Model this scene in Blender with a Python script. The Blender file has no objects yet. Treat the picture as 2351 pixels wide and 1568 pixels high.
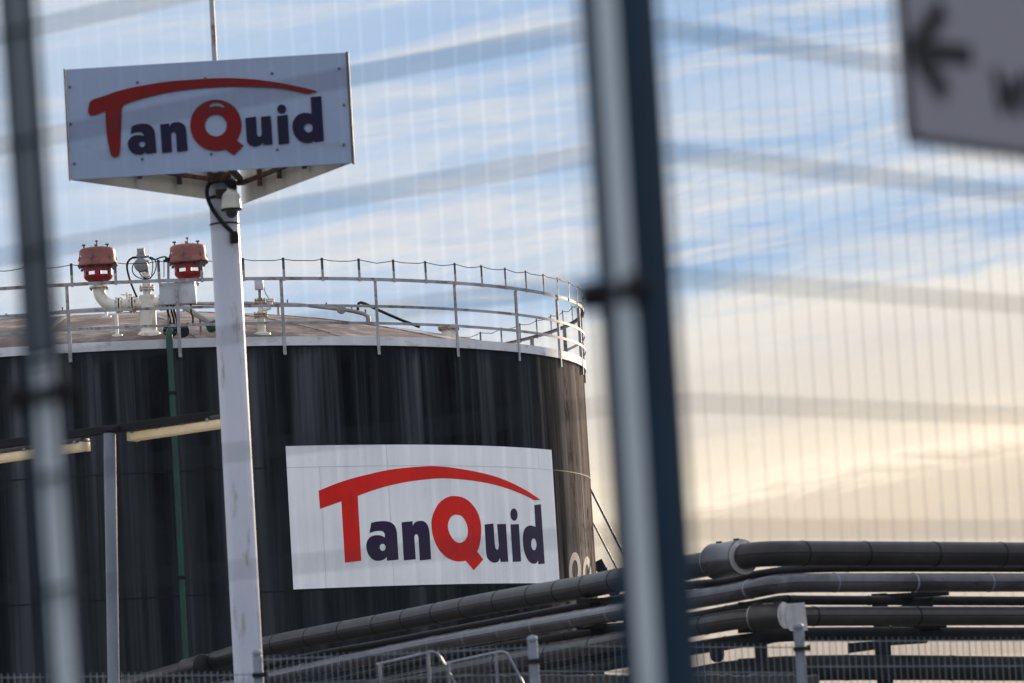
import bpy, bmesh, math, random
from mathutils import Vector, Matrix
from mathutils.geometry import tessellate_polygon
random.seed(7)
PI = math.pi
R_ = math.radians
ZU = Vector((0, 0, 1))
sc = bpy.context.scene
COL = sc.collection

# ------------------------------------------------------------------ camera model
# reading positions off the survey picture (2351 x 1568) gives sight lines; every object then gets its own real distance
FPX = 9000.0
PITCH, ROLL = R_(5.6909), R_(3.4745)
EYE = Vector((0, 0, 1.6))
cR = Vector((1, 0, 0)); cF = Vector((0, math.cos(PITCH), math.sin(PITCH))); cU = Vector((0, -math.sin(PITCH), math.cos(PITCH)))

def ray(x, y):
    x -= 1175.5; y = 784 - y
    u = x * math.cos(ROLL) + y * math.sin(ROLL); v = -x * math.sin(ROLL) + y * math.cos(ROLL)
    return cR * (u / FPX) + cU * (v / FPX) + cF

def at(x, y, Y):
    d = ray(x, y)
    return EYE + d * (Y / d.y)

TX, TY, TR, TZ = -7.57537, 70.73443, 8.83946, 8.0347      # storage tank axis, radius, rim height
DOME = 1.4
TC = Vector((TX, TY, 0))

def cyl_hit(x, y, R=TR):
    d = ray(x, y)
    a = d.x ** 2 + d.y ** 2; b = -2 * (d.x * TX + d.y * TY); c = TX * TX + TY * TY - R * R
    t = (-b - math.sqrt(max(0, b * b - 4 * a * c))) / 2 / a
    P = EYE + d * t
    return math.atan2(P.x - TX, -(P.y - TY)), P.z

def cylp(th, z, R=TR):
    return Vector((TX + R * math.sin(th), TY - R * math.cos(th), z))

def dome_z(x, y):
    rr = math.hypot(x - TX, y - TY) / TR
    return TZ + DOME * (1 - rr * rr)

def roof_hit(x, y):
    d = ray(x, y); t = 55.0
    while t < 85:
        P = EYE + d * (t / d.y)
        if math.hypot(P.x - TX, P.y - TY) < TR and P.z <= dome_z(P.x, P.y):
            return P
        t += 0.01
    return at(x, y, TY)

# ------------------------------------------------------------------ materials
def srgb(r, g, b):
    f = lambda c: (c / 255 / 12.92) if c / 255 <= 0.04045 else ((c / 255 + 0.055) / 1.055) ** 2.4
    return (f(r), f(g), f(b), 1)

class NT:
    def __init__(s, tree): s.t = tree
    def n(s, kind, **kw):
        nd = s.t.nodes.new(kind)
        for k, v in kw.items():
            if k.startswith('i_'):
                nd.inputs[int(k[2:])].default_value = v
            else: setattr(nd, k, v)
        return nd
    def l(s, a, b): s.t.links.new(a, b)
    def math(s, op, a, b=None, c=None, clamp=False):
        nd = s.t.nodes.new('ShaderNodeMath'); nd.operation = op; nd.use_clamp = clamp
        for i, v in enumerate((a, b, c)):
            if v is None: continue
            if isinstance(v, (int, float)): nd.inputs[i].default_value = v
            else: s.l(v, nd.inputs[i])
        return nd.outputs[0]
    def ramp(s, fac, stops, interp='LINEAR'):
        nd = s.t.nodes.new('ShaderNodeValToRGB'); cr = nd.color_ramp; cr.interpolation = interp
        while len(cr.elements) < len(stops): cr.elements.new(0.5)
        for e, (p, c) in zip(cr.elements, stops):
            e.position = p; e.color = c if len(c) == 4 else (*c, 1)
        s.l(fac, nd.inputs[0]); return nd.outputs[0]
    def mix(s, fac, a, b, mode='MIX'):
        nd = s.t.nodes.new('ShaderNodeMix'); nd.data_type = 'RGBA'; nd.blend_type = mode
        for sock, v in ((nd.inputs[0], fac), (nd.inputs[6], a), (nd.inputs[7], b)):
            if isinstance(v, (int, float)): sock.default_value = v
            elif isinstance(v, (tuple, list)): sock.default_value = v if len(v) == 4 else (*v, 1)
            else: s.l(v, sock)
        return nd.outputs[2]
    def coord(s, scale=(1, 1, 1), which='Object', loc=(0, 0, 0)):
        tc = s.t.nodes.new('ShaderNodeTexCoord'); mp = s.t.nodes.new('ShaderNodeMapping')
        mp.inputs['Scale'].default_value = scale; mp.inputs['Location'].default_value = loc
        s.l(tc.outputs[which], mp.inputs[0]); return mp.outputs[0]
    def noise(s, vec, scale=1, detail=4, rough=0.55, dist=0):
        nd = s.t.nodes.new('ShaderNodeTexNoise')
        nd.inputs['Scale'].default_value = scale; nd.inputs['Detail'].default_value = detail
        nd.inputs['Roughness'].default_value = rough; nd.inputs['Distortion'].default_value = dist
        s.l(vec, nd.inputs['Vector']); return nd.outputs['Fac']

def c4(c): return (*c, 1) if len(c) == 3 else c

def newmat(name):
    m = bpy.data.materials.new(name); m.use_nodes = True
    m.node_tree.nodes.clear()
    t = NT(m.node_tree)
    out = t.n('ShaderNodeOutputMaterial'); b = t.n('ShaderNodeBsdfPrincipled')
    t.l(b.outputs[0], out.inputs[0])
    return m, t, b

def worn(name, c1, c2, scale=(3, 3, 3), rough=0.5, metal=0.0, lo=0.35, hi=0.65, dirt=None, dirt_amt=0.5, dirt_scale=(6, 6, 1.2), bump=0.0, spec=0.5):
    """paint or metal with cloudy tone changes and, optionally, patches of dirt or rust"""
    m, t, b = newmat(name)
    n1 = t.noise(t.coord(scale), 1, 5)
    col = t.ramp(n1, [(lo, c4(c1)), (hi, c4(c2))])
    if dirt:
        n2 = t.noise(t.coord(dirt_scale, loc=(3.1, 1.7, 9.2)), 1, 8, 0.65)
        f = t.ramp(n2, [(1 - dirt_amt - 0.08 if dirt_amt < 0.9 else 0, (0, 0, 0, 1)), (min(1, 1.05 - dirt_amt), (1, 1, 1, 1))])
        col = t.mix(f, col, c4(dirt))
    t.l(col, b.inputs['Base Color'])
    b.inputs['Metallic'].default_value = metal
    b.inputs['Specular IOR Level'].default_value = spec
    rr = t.math('MULTIPLY_ADD', n1, 0.3, rough - 0.15, clamp=True)
    t.l(rr, b.inputs['Roughness'])
    if bump:
        bp = t.n('ShaderNodeBump'); bp.inputs['Strength'].default_value = bump; bp.inputs['Distance'].default_value = 0.02
        t.l(n1, bp.inputs['Height']); t.l(bp.outputs[0], b.inputs['Normal'])
    return m

M = {}
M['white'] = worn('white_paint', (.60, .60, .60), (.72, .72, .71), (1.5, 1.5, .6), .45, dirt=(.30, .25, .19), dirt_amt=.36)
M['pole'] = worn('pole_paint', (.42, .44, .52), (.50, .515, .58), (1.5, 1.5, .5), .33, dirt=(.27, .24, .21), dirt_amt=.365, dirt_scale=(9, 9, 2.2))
M['rail'] = worn('railing_paint', (.24, .24, .255), (.34, .34, .355), (2, 2, 2), .5, dirt=(.14, .085, .06), dirt_amt=.42, dirt_scale=(5, 5, 5))
M['toe'] = worn('toe_board_paint', (.50, .50, .52), (.62, .62, .64), (1, 1, 1), .5, dirt=(.30, .26, .22), dirt_amt=.36, dirt_scale=(3, 3, 9))
M['dark_flat'] = worn('dark_flat_bar', (.030, .035, .045), (.06, .065, .075), (6, 6, 6), .5)
M['black'] = worn('black_rubber', (.006, .006, .007), (.011, .011, .013), (4, 4, 4), .55, spec=.12)
M['cream'] = worn('cream_pipe_paint', (.62, .58, .50), (.72, .69, .61), (2, 2, 2), .42, dirt=(.36, .25, .15), dirt_amt=.38, dirt_scale=(5, 5, 3))
M['bolt'] = worn('flange_bolts', (.45, .38, .28), (.6, .54, .44), (20, 20, 20), .5, dirt=(.22, .12, .06), dirt_amt=.5, dirt_scale=(14, 14, 14))
M['rust'] = worn('rusty_steel', (.09, .035, .015), (.20, .09, .04), (9, 9, 9), .8, dirt=(.03, .02, .015), dirt_amt=.5, dirt_scale=(14, 14, 14))
M['valve'] = worn('faded_red_paint', (.20, .058, .045), (.27, .085, .065), (3, 3, 3), .55, dirt=(.10, .035, .03), dirt_amt=.40, dirt_scale=(4, 4, 7))
M['bowl'] = worn('glossy_red_paint', (.21, .008, .007), (.28, .013, .010), (3, 3, 3), .4, dirt=(.10, .010, .008), dirt_amt=.36, spec=.3)
M['stud'] = worn('brown_studs', (.10, .06, .055), (.17, .10, .09), (8, 8, 8), .6)
M['inst'] = worn('grey_instrument', (.16, .165, .165), (.24, .24, .235), (5, 5, 5), .5, dirt=(.08, .075, .07), dirt_amt=.4)
M['galv'] = worn('galvanised_steel', (.16, .17, .19), (.25, .26, .28), (6, 6, 6), .42, metal=.75)
M['galvpost'] = worn('grey_post_paint', (.12, .14, .18), (.18, .20, .25), (5, 5, 2), .42)
M['ringpipe'] = worn('ring_pipe', (.20, .19, .19), (.32, .31, .30), (3, 3, 3), .4, metal=.3)
M['green'] = worn('green_pipe_paint', (.006, .045, .028), (.010, .072, .045), (2, 2, 1), .4, spec=.25, dirt=(.02, .035, .03), dirt_amt=.4)
M['cabinet'] = worn('cabinet_paint', (.44, .46, .50), (.53, .55, .58), (1.5, 1.5, 1.5), .42, dirt=(.34, .33, .32), dirt_amt=.34, dirt_scale=(4, 4, 2))
M['clad'] = worn('dark_pipe_cladding', (.015, .014, .015), (.034, .030, .032), (.9, .9, .9), .42, metal=.25, dirt=(.015, .014, .015), dirt_amt=.40, dirt_scale=(1.5, 1.5, 4), bump=.12, spec=.3)
M['clad2'] = worn('grey_pipe_cladding', (.05, .05, .058), (.095, .093, .105), (.8, .8, .8), .30, metal=.5, dirt=(.035, .034, .04), dirt_amt=.42, dirt_scale=(1.5, 1.5, 5), bump=.12)
M['clad3'] = worn('worn_pipe_cladding', (.019, .017, .016), (.045, .039, .036), (1.1, 1.1, 1.1), .42, metal=.35, dirt=(.075, .066, .058), dirt_amt=.32, dirt_scale=(2, 2, 3), bump=.18)
M['endcap'] = worn('cladding_end_plate', (.34, .33, .33), (.46, .45, .44), (5, 5, 5), .38, metal=.4, dirt=(.2, .19, .18), dirt_amt=.4)
M['steel'] = worn('support_steel', (.008, .008, .009), (.020, .019, .019), (2, 2, 2), .55, spec=.15)
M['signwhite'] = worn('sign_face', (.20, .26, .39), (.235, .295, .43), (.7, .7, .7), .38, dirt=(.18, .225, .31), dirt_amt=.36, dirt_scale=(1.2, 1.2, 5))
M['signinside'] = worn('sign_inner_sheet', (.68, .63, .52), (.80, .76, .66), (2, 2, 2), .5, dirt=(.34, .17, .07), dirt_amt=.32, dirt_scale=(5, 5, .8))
M['signedge'] = worn('sign_edge_trim', (.04, .04, .04), (.08, .075, .07), (4, 4, 4), .5)
M['signred'] = worn('sign_red', (.135, .0035, .003), (.16, .005, .004), (2, 2, 2), .6, spec=.15)
M['signblue'] = worn('sign_navy', (.006, .005, .025), (.009, .007, .032), (2, 2, 2), .6, spec=.15)
M['tankred'] = worn('tank_logo_red', (.60, .012, .006), (.68, .02, .012), (1.2, 1.2, 1.2), .6, spec=.15, dirt=(.48, .014, .009), dirt_amt=.36)
M['tankblue'] = worn('tank_logo_violet', (.022, .012, .042), (.035, .02, .058), (1.2, 1.2, 1.2), .6, spec=.15)
M['digit'] = worn('number_paint', (.06, .058, .056), (.10, .097, .092), (3, 3, 3), .5)
M['lampbody'] = worn('lamp_housing', (.02, .02, .022), (.05, .05, .05), (6, 6, 6), .5)
M['fencepost'] = worn('dark_blue_post', (.007, .018, .034), (.011, .027, .048), (3, 3, 3), .5, spec=.07)
M['coverstrip'] = worn('pale_cover_strip', (.33, .38, .41), (.42, .47, .50), (4, 4, 2), .5)
M['stripdull'] = worn('dull_cover_strip', (.085, .10, .115), (.12, .14, .16), (4, 4, 2), .5, spec=.2)
M['wire'] = worn('coated_fence_wire', (.020, .025, .032), (.030, .037, .046), (6, 6, 6), .6, spec=.1)
M['farwire'] = worn('grey_fence_wire', (.10, .125, .155), (.16, .19, .22), (6, 6, 6), .4)
M['boardgrey'] = worn('lilac_grey_board', (.14, .135, .165), (.165, .16, .19), (5, 5, 5), .5)
M['boardrim'] = worn('dark_board_rim', (.008, .009, .012), (.014, .015, .02), (5, 5, 5), .5, spec=.1)
M['wallconc'] = worn('old_concrete', (.02, .019, .018), (.05, .047, .045), (2, 2, 2), .85, bump=.4, dirt=(.03, .03, .03), dirt_amt=.45)

# tank shell: black paint with vertical runs, pitted along the right edge
def shell_mat():
    m, t, b = newmat('streaked_black_shell')
    base = t.noise(t.coord((1.3, 1.3, .045)), 1, 4, .6)
    fine = t.noise(t.coord((5.0, 5.0, .10), loc=(4, 2, 1)), 1, 5, .6)
    xf = t.noise(t.coord((16, 16, .25), loc=(1, 7, 3)), 1, 3, .5)
    s = t.math('ADD', t.math('MULTIPLY', base, .55), t.math('ADD', t.math('MULTIPLY', fine, .33), t.math('MULTIPLY', xf, .12)))
    tc = t.n('ShaderNodeTexCoord'); sp = t.n('ShaderNodeSeparateXYZ'); t.l(tc.outputs['Object'], sp.inputs[0])
    # runs start at the rim and thin out downwards
    hgt = t.math('DIVIDE', sp.outputs['Z'], TZ)
    run = t.n('ShaderNodeMapRange'); run.inputs[1].default_value = .50; run.inputs[2].default_value = .95; run.inputs[3].default_value = .55; run.inputs[4].default_value = 1.0
    t.l(hgt, run.inputs[0])
    s2 = t.math('MULTIPLY_ADD', t.math('SUBTRACT', s, .5), run.outputs[0], .5)
    col = t.ramp(s2, [(.42, (.0045, .0052, .006, 1)), (.48, (.014, .0155, .018, 1)), (.52, (.030, .033, .037, 1)), (.57, (.060, .064, .070, 1)), (.68, (.12, .12, .125, 1))])
    # ragged near-black band right under the rim
    rimn = t.math('MULTIPLY_ADD', t.noise(t.coord((6, 6, .8)), 1, 6, .7), .14, hgt)
    rimf = t.ramp(rimn, [(1.03, (0, 0, 0, 1)), (1.06, (1, 1, 1, 1))]) if False else t.math('MULTIPLY', t.math('SUBTRACT', rimn, 1.035), 30, clamp=True)
    col = t.mix(t.math('MULTIPLY', rimf, .75), col, (.012, .014, .013, 1))
    # patchy brown chalking, with the sunlit right edge painted lighter into the colour
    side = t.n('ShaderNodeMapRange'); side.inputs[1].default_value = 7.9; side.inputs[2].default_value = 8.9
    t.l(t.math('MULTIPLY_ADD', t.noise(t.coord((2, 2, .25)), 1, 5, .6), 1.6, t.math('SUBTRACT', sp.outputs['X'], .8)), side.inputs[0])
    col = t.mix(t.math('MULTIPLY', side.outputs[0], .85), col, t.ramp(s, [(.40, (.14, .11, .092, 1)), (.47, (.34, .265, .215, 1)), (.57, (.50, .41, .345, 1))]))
    pit = t.noise(t.coord((9, 9, 2.6), loc=(2, 5, 7)), 1, 7, .78)
    pz = t.noise(t.coord((3.5, 3.5, .5), loc=(8, 1, 2)), 1, 2, .5)
    pf = t.math('MULTIPLY', t.math('SUBTRACT', t.math('ADD', pit, t.math('MULTIPLY', pz, .55)), .845), 18, clamp=True)
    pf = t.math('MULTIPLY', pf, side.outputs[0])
    col = t.mix(pf, col, (.012, .010, .009, 1))
    # small pale drips and scratches
    dr = t.noise(t.coord((14, 14, 1.3), loc=(5, 5, 5)), 1, 2, .5)
    df = t.math('MULTIPLY', t.math('SUBTRACT', dr, .79), 25, clamp=True)
    col = t.mix(df, col, (.20, .20, .20, 1))
    # broad faded patches, and thin dark lines of grime on the plate joints
    fad = t.math('MULTIPLY', t.math('SUBTRACT', t.noise(t.coord((.45, .45, .30), loc=(9, 4, 6)), 1, 6, .6), .46), 4, clamp=True)
    col = t.mix(t.math('MULTIPLY', fad, .38), col, (.042, .045, .048, 1))
    t.l(col, b.inputs['Base Color'])
    b.inputs['Roughness'].default_value = .50
    t.l(t.math('MULTIPLY_ADD', fine, .3, .38), b.inputs['Roughness'])
    b.inputs['Specular IOR Level'].default_value = .0
    bp = t.n('ShaderNodeBump'); bp.inputs['Strength'].default_value = .12; bp.inputs['Distance'].default_value = .02
    t.l(t.noise(t.coord((1.5, 1.5, .4)), 1, 3, .5), bp.inputs['Height']); t.l(bp.outputs[0], b.inputs['Normal'])
    return m
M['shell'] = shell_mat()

def roof_mat():
    m, t, b = newmat('weathered_roof_plates')
    tc = t.n('ShaderNodeTexCoord'); sp = t.n('ShaderNodeSeparateXYZ'); t.l(tc.outputs['Object'], sp.inputs[0])
    ang = t.math('ARCTAN2', sp.outputs['X'], sp.outputs['Y'])
    sec = t.math('FLOOR', t.math('MULTIPLY', ang, 20 / (2 * PI)))
    wn = t.n('ShaderNodeTexWhiteNoise'); wn.noise_dimensions = '1D'; t.l(sec, wn.inputs['W'])
    n1 = t.noise(t.coord((.7, .7, .7)), 1, 7, .65)
    n2 = t.noise(t.coord((3.2, 3.2, 3.2), loc=(3, 3, 3)), 1, 6, .7)
    s = t.math('ADD', t.math('MULTIPLY', n1, .55), t.math('ADD', t.math('MULTIPLY', n2, .34), t.math('MULTIPLY', wn.outputs['Value'], .14)))
    col = t.ramp(s, [(.40, (.055, .034, .025, 1)), (.485, (.115, .072, .051, 1)), (.53, (.19, .135, .10, 1)), (.60, (.38, .31, .27, 1))])
    t.l(col, b.inputs['Base Color']); b.inputs['Roughness'].default_value = .7
    bp = t.n('ShaderNodeBump'); bp.inputs['Strength'].default_value = .3; bp.inputs['Distance'].default_value = .03
    t.l(n2, bp.inputs['Height']); t.l(bp.outputs[0], b.inputs['Normal'])
    return m
M['roof'] = roof_mat()

M['seam'] = worn('roof_seam_strip', (.22, .18, .155), (.36, .32, .29), (2, 2, 2), .6, dirt=(.10, .07, .055), dirt_amt=.45)
def panel_mat():
    """white film on the shell: faint vertical dirt, hairline scratches"""
    m, t, b = newmat('white_panel_film')
    v = t.noise(t.coord((7, 7, .35)), 1, 5, .6)
    v2 = t.noise(t.coord((.5, .5, .9)), 1, 3, .5)
    s = t.math('ADD', t.math('MULTIPLY', v, .5), t.math('MULTIPLY', v2, .5))
    col = t.ramp(s, [(.36, (.68, .695, .73, 1)), (.50, (.78, .79, .81, 1)), (.62, (.84, .845, .86, 1))])
    sc1 = t.noise(t.coord((5, 5, 2.2), loc=(0, 3, 8)), 1, 2, .5, 1.5)
    line = t.math('SUBTRACT', 1, t.math('MULTIPLY', t.math('ABSOLUTE', t.math('SUBTRACT', sc1, .5)), 160), clamp=True)
    gate = t.math('MULTIPLY', t.math('SUBTRACT', t.noise(t.coord((1.9, 1.9, 2.4), loc=(7, 7, 1)), 1, 3, .5), .60), 14, clamp=True)
    col = t.mix(t.math('MULTIPLY', t.math('MULTIPLY', line, gate), .55), col, (.22, .23, .25, 1))
    t.l(col, b.inputs['Base Color']); b.inputs['Roughness'].default_value = .42
    return m
M['panel'] = panel_mat()

def lamp_mat():
    m, t, b = newmat('yellowed_lamp_cover')
    b.inputs['Base Color'].default_value = (.72, .58, .36, 1); b.inputs['Roughness'].default_value = .35
    n = t.noise(t.coord((9, 9, 9)), 1, 4)
    t.l(t.ramp(n, [(.35, (.74, .67, .52, 1)), (.65, (.90, .86, .75, 1))]), b.inputs['Base Color'])
    tr = t.n('ShaderNodeBsdfTranslucent'); tr.inputs[0].default_value = (1.0, .93, .78, 1)
    mx = t.n('ShaderNodeMixShader'); mx.inputs[0].default_value = .68
    t.l(b.outputs[0], mx.inputs[1]); t.l(tr.outputs[0], mx.inputs[2])
    out = [n_ for n_ in m.node_tree.nodes if n_.type == 'OUTPUT_MATERIAL'][0]
    t.l(mx.outputs[0], out.inputs[0])
    return m
M['lampcover'] = lamp_mat()

def glass_mat():
    m, t, b = newmat('smoked_camera_dome')
    b.inputs['Base Color'].default_value = (.02, .02, .02, 1); b.inputs['Roughness'].default_value = .08
    b.inputs['Coat Weight'].default_value = .6
    return m
M['dome'] = glass_mat()

def ground_mat(name, a, c, sc_):
    m, t, b = newmat(name)
    n = t.noise(t.coord(sc_), 1, 8, .65)
    t.l(t.ramp(n, [(.35, c4(a)), (.65, c4(c))]), b.inputs['Base Color']); b.inputs['Roughness'].default_value = .9
    bp = t.n('ShaderNodeBump'); bp.inputs['Strength'].default_value = .4
    t.l(n, bp.inputs['Height']); t.l(bp.outputs[0], b.inputs['Normal'])
    return m
M['ground'] = ground_mat('gravel_ground', (.045, .043, .04), (.085, .08, .072), (2, 2, 2))
M['tarmac'] = ground_mat('tarmac', (.04, .04, .042), (.065, .065, .066), (6, 6, 6))

# ------------------------------------------------------------------ object helpers
ROOT = {}
def tag(o, label=None, cat=None, group=None, kind=None):
    if label: o['label'] = label
    if cat: o['category'] = cat
    if group: o['group'] = group
    if kind: o['kind'] = kind
    return o

def thing(name, loc, label, cat, group=None):
    o = bpy.data.objects.new(name, None); o.empty_display_size = .2
    COL.objects.link(o); o.location = loc; ROOT[o] = Vector(loc)
    return tag(o, label, cat, group)

class MB:
    def __init__(s): s.v = []; s.f = []
    def add(s, vs, fs):
        k = len(s.v); s.v += [Vector(v) for v in vs]; s.f += [tuple(i + k for i in f) for f in fs]; return s
    def box(s, c, sx, sy, sz, ax=None, bevel=0):
        c = Vector(c); ax = ax or (Vector((1, 0, 0)), Vector((0, 1, 0)), Vector((0, 0, 1)))
        h = (sx / 2, sy / 2, sz / 2)
        if not bevel:
            vs = [c + ax[0] * (i * h[0]) + ax[1] * (j * h[1]) + ax[2] * (k * h[2]) for i in (-1, 1) for j in (-1, 1) for k in (-1, 1)]
            return s.add(vs, [(0, 1, 3, 2), (4, 6, 7, 5), (0, 4, 5, 1), (2, 3, 7, 6), (0, 2, 6, 4), (1, 5, 7, 3)])
        bm = bmesh.new(); bmesh.ops.create_cube(bm, size=1)
        for v in bm.verts: v.co = Vector((v.co.x * sx, v.co.y * sy, v.co.z * sz))
        bmesh.ops.bevel(bm, geom=list(bm.edges), offset=bevel, segments=2, profile=.5, affect='EDGES')
        bm.verts.ensure_lookup_table()
        vs = [c + ax[0] * v.co.x + ax[1] * v.co.y + ax[2] * v.co.z for v in bm.verts]
        fs = [[v.index for v in f.verts] for f in bm.faces]; bm.free()
        return s.add(vs, fs)
    def tube(s, pts, r, n=12, cap=True, closed=False):
        pts = [Vector(p) for p in pts]; m = len(pts)
        rs = r if isinstance(r, (list, tuple)) else [r] * m
        tans = []
        for i in range(m):
            a = pts[(i - 1) % m if closed else max(0, i - 1)]; b = pts[(i + 1) % m if closed else min(m - 1, i + 1)]
            tans.append((b - a).normalized())
        up = Vector((0, 0, 1)) if abs(tans[0].z) < .9 else Vector((1, 0, 0))
        nrm = (up - tans[0] * up.dot(tans[0])).normalized(); vs = []
        for i in range(m):
            nrm = (nrm - tans[i] * nrm.dot(tans[i])).normalized(); bi = tans[i].cross(nrm)
            vs += [pts[i] + nrm * (rs[i] * math.cos(2 * PI * k / n)) + bi * (rs[i] * math.sin(2 * PI * k / n)) for k in range(n)]
        fs = [(i * n + k, i * n + (k + 1) % n, (i + 1) * n + (k + 1) % n, (i + 1) * n + k) for i in range(m - 1) for k in range(n)]
        if closed: fs += [((m - 1) * n + k, (m - 1) * n + (k + 1) % n, (k + 1) % n, k) for k in range(n)]
        elif cap: fs += [tuple(range(n - 1, -1, -1)), tuple((m - 1) * n + k for k in range(n))]
        return s.add(vs, fs)
    def lathe(s, base, axis, prof, n=28, a0=0, a1=2 * PI, cap=True):
        """prof: list of (radius, height along axis)"""
        base = Vector(base); axis = Vector(axis).normalized()
        e1 = axis.orthogonal().normalized(); e2 = axis.cross(e1)
        full = abs(a1 - a0 - 2 * PI) < 1e-6; cnt = n if full else n + 1; vs = []
        for r, h in prof:
            for k in range(cnt):
                a = a0 + (a1 - a0) * k / n
                vs.append(base + axis * h + e1 * (r * math.cos(a)) + e2 * (r * math.sin(a)))
        fs = [(i * cnt + k, i * cnt + (k + 1) % cnt, (i + 1) * cnt + (k + 1) % cnt, (i + 1) * cnt + k) for i in range(len(prof) - 1) for k in range(n)]
        if cap and full:
            fs += [tuple(range(cnt - 1, -1, -1)), tuple((len(prof) - 1) * cnt + k for k in range(cnt))]
        return s.add(vs, fs)
    def build(s, name, mat, parent=None, smooth=30, label=None):
        off = Vector((0, 0, 0)); p = parent
        while p is not None and p not in ROOT: p = p.parent
        if p is not None: off = ROOT[p]
        me = bpy.data.meshes.new(name); me.from_pydata([tuple(v - off) for v in s.v], [], s.f); me.validate()
        bm = bmesh.new(); bm.from_mesh(me); bmesh.ops.recalc_face_normals(bm, faces=bm.faces); bm.to_mesh(me); bm.free()
        if smooth:
            for q in me.polygons: q.use_smooth = True
            me.set_sharp_from_angle(angle=R_(smooth))
        me.materials.append(mat if not isinstance(mat, str) else M[mat])
        o = bpy.data.objects.new(name, me); COL.objects.link(o); o.parent = parent
        if label: o['label'] = label
        return o

def ring(MBo, R, z0, z1, r_in, n=160, a0=0, a1=2 * PI):
    """rectangular-section ring round the tank axis, R outer, r_in inner"""
    k0 = len(MBo.v); full = abs(a1 - a0 - 2 * PI) < 1e-6; cnt = n if full else n + 1
    vs = []
    for i in range(cnt):
        a = a0 + (a1 - a0) * i / n
        for rr, z in ((R, z0), (R, z1), (r_in, z1), (r_in, z0)): vs.append(cylp(a, z, rr))
    fs = []
    for i in range(n):
        j = (i + 1) % cnt
        for q in range(4): fs.append((i * 4 + q, i * 4 + (q + 1) % 4, j * 4 + (q + 1) % 4, j * 4 + q))
    if not full: fs += [(0, 1, 2, 3), tuple(n * 4 + q for q in (3, 2, 1, 0))]
    return MBo.add(vs, fs)

def spin_copies(src, parent, angles):
    """copies of a part set round the tank axis (src built at angle 0, parent at the axis)"""
    for i, a in enumerate(angles):
        o = src if i == 0 else src.copy()
        if i: COL.objects.link(o); o.parent = parent
        o.rotation_euler = (0, 0, a)

# smooth outline from marked corners: entries (x, y) soft, (x, y, 1) corner
def outline(pts, conv, step=6):
    n = len(pts); out = []
    P = [Vector((p[0], p[1])) for p in pts]; C = [len(p) > 2 for p in pts]
    for i in range(n):
        j = (i + 1) % n
        if C[i] and C[j]: out.append(P[i]); continue
        h = P[i - 1] if not C[i] else P[i] - (P[j] - P[i]) * .5
        k = P[(j + 1) % n] if not C[j] else P[j] + (P[j] - P[i]) * .5
        for s in range(step):
            t = s / step
            a = P[i] * 2; b = (P[j] - h) * t; c = (h * 2 - P[i] * 5 + P[j] * 4 - k) * t * t; d = (-h + P[i] * 3 - P[j] * 3 + k) * t ** 3
            out.append((a + b + c + d) * .5)
    return [conv(p.x, p.y) for p in out]

def ell(cx, cy, rx, ry, conv, rot=0, n=36):
    o = []
    for k in range(n):
        a = 2 * PI * k / n; x = rx * math.cos(a); y = ry * math.sin(a)
        o.append(conv(cx + x * math.cos(rot) - y * math.sin(rot), cy + x * math.sin(rot) + y * math.cos(rot)))
    return o

def fill2d(loops):
    """flat polygons with holes -> (verts2d, faces)"""
    cu = bpy.data.curves.new('t', 'CURVE'); cu.dimensions = '2D'; cu.fill_mode = 'BOTH'
    for lp in loops:
        sp = cu.splines.new('POLY'); sp.points.add(len(lp) - 1); sp.use_cyclic_u = True
        for q, (x, y) in zip(sp.points, lp): q.co = (x, y, 0, 1)
    ob = bpy.data.objects.new('t', cu); me = bpy.data.meshes.new_from_object(ob)
    bpy.data.objects.remove(ob); bpy.data.curves.remove(cu)
    bm = bmesh.new(); bm.from_mesh(me); bpy.data.meshes.remove(me); return bm

def sheet(name, loops, place, thick, mat, parent, slice_step=None, label=None):
    """cut sheet of real thickness: loops in flat (s, t); place(s, t, w) -> world"""
    bm = fill2d(loops)
    bmesh.ops.remove_doubles(bm, verts=bm.verts, dist=1e-6)
    if slice_step:
        xs = [v.co.x for v in bm.verts]; x = math.floor(min(xs) / slice_step) * slice_step
        while x < max(xs):
            bmesh.ops.bisect_plane(bm, geom=list(bm.verts) + list(bm.edges) + list(bm.faces), plane_co=(x, 0, 0), plane_no=(1, 0, 0), dist=1e-7)
            x += slice_step
    bm.verts.index_update()
    n = len(bm.verts); base = [(v.co.x, v.co.y) for v in bm.verts]
    mb = MB(); mb.v = [place(s, t, thick) for s, t in base] + [place(s, t, 0) for s, t in base]
    fs = [tuple(v.index for v in f.verts) for f in bm.faces]
    mb.f = fs + [tuple(i + n for i in reversed(f)) for f in fs]
    for e in bm.edges:
        if len(e.link_faces) == 1:
            a, b = e.verts[0].index, e.verts[1].index; mb.f.append((a, b, b + n, a + n))
    bm.free()
    return mb.build(name, mat, parent, smooth=20, label=label)

# ================================================================== SETTING
def flat(name, x0, x1, y0, y1, z, mat, kind='structure'):
    o = MB().add([(x0, y0, z), (x1, y0, z), (x1, y1, z), (x0, y1, z)], [(0, 1, 2, 3)]).build(name, mat, None, 0)
    return tag(o, kind=kind)
flat('ground', -4000, 4000, -400, 6000, 0, 'ground')
flat('road', -60, 60, -6, 4.4, .004, 'tarmac')

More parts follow.
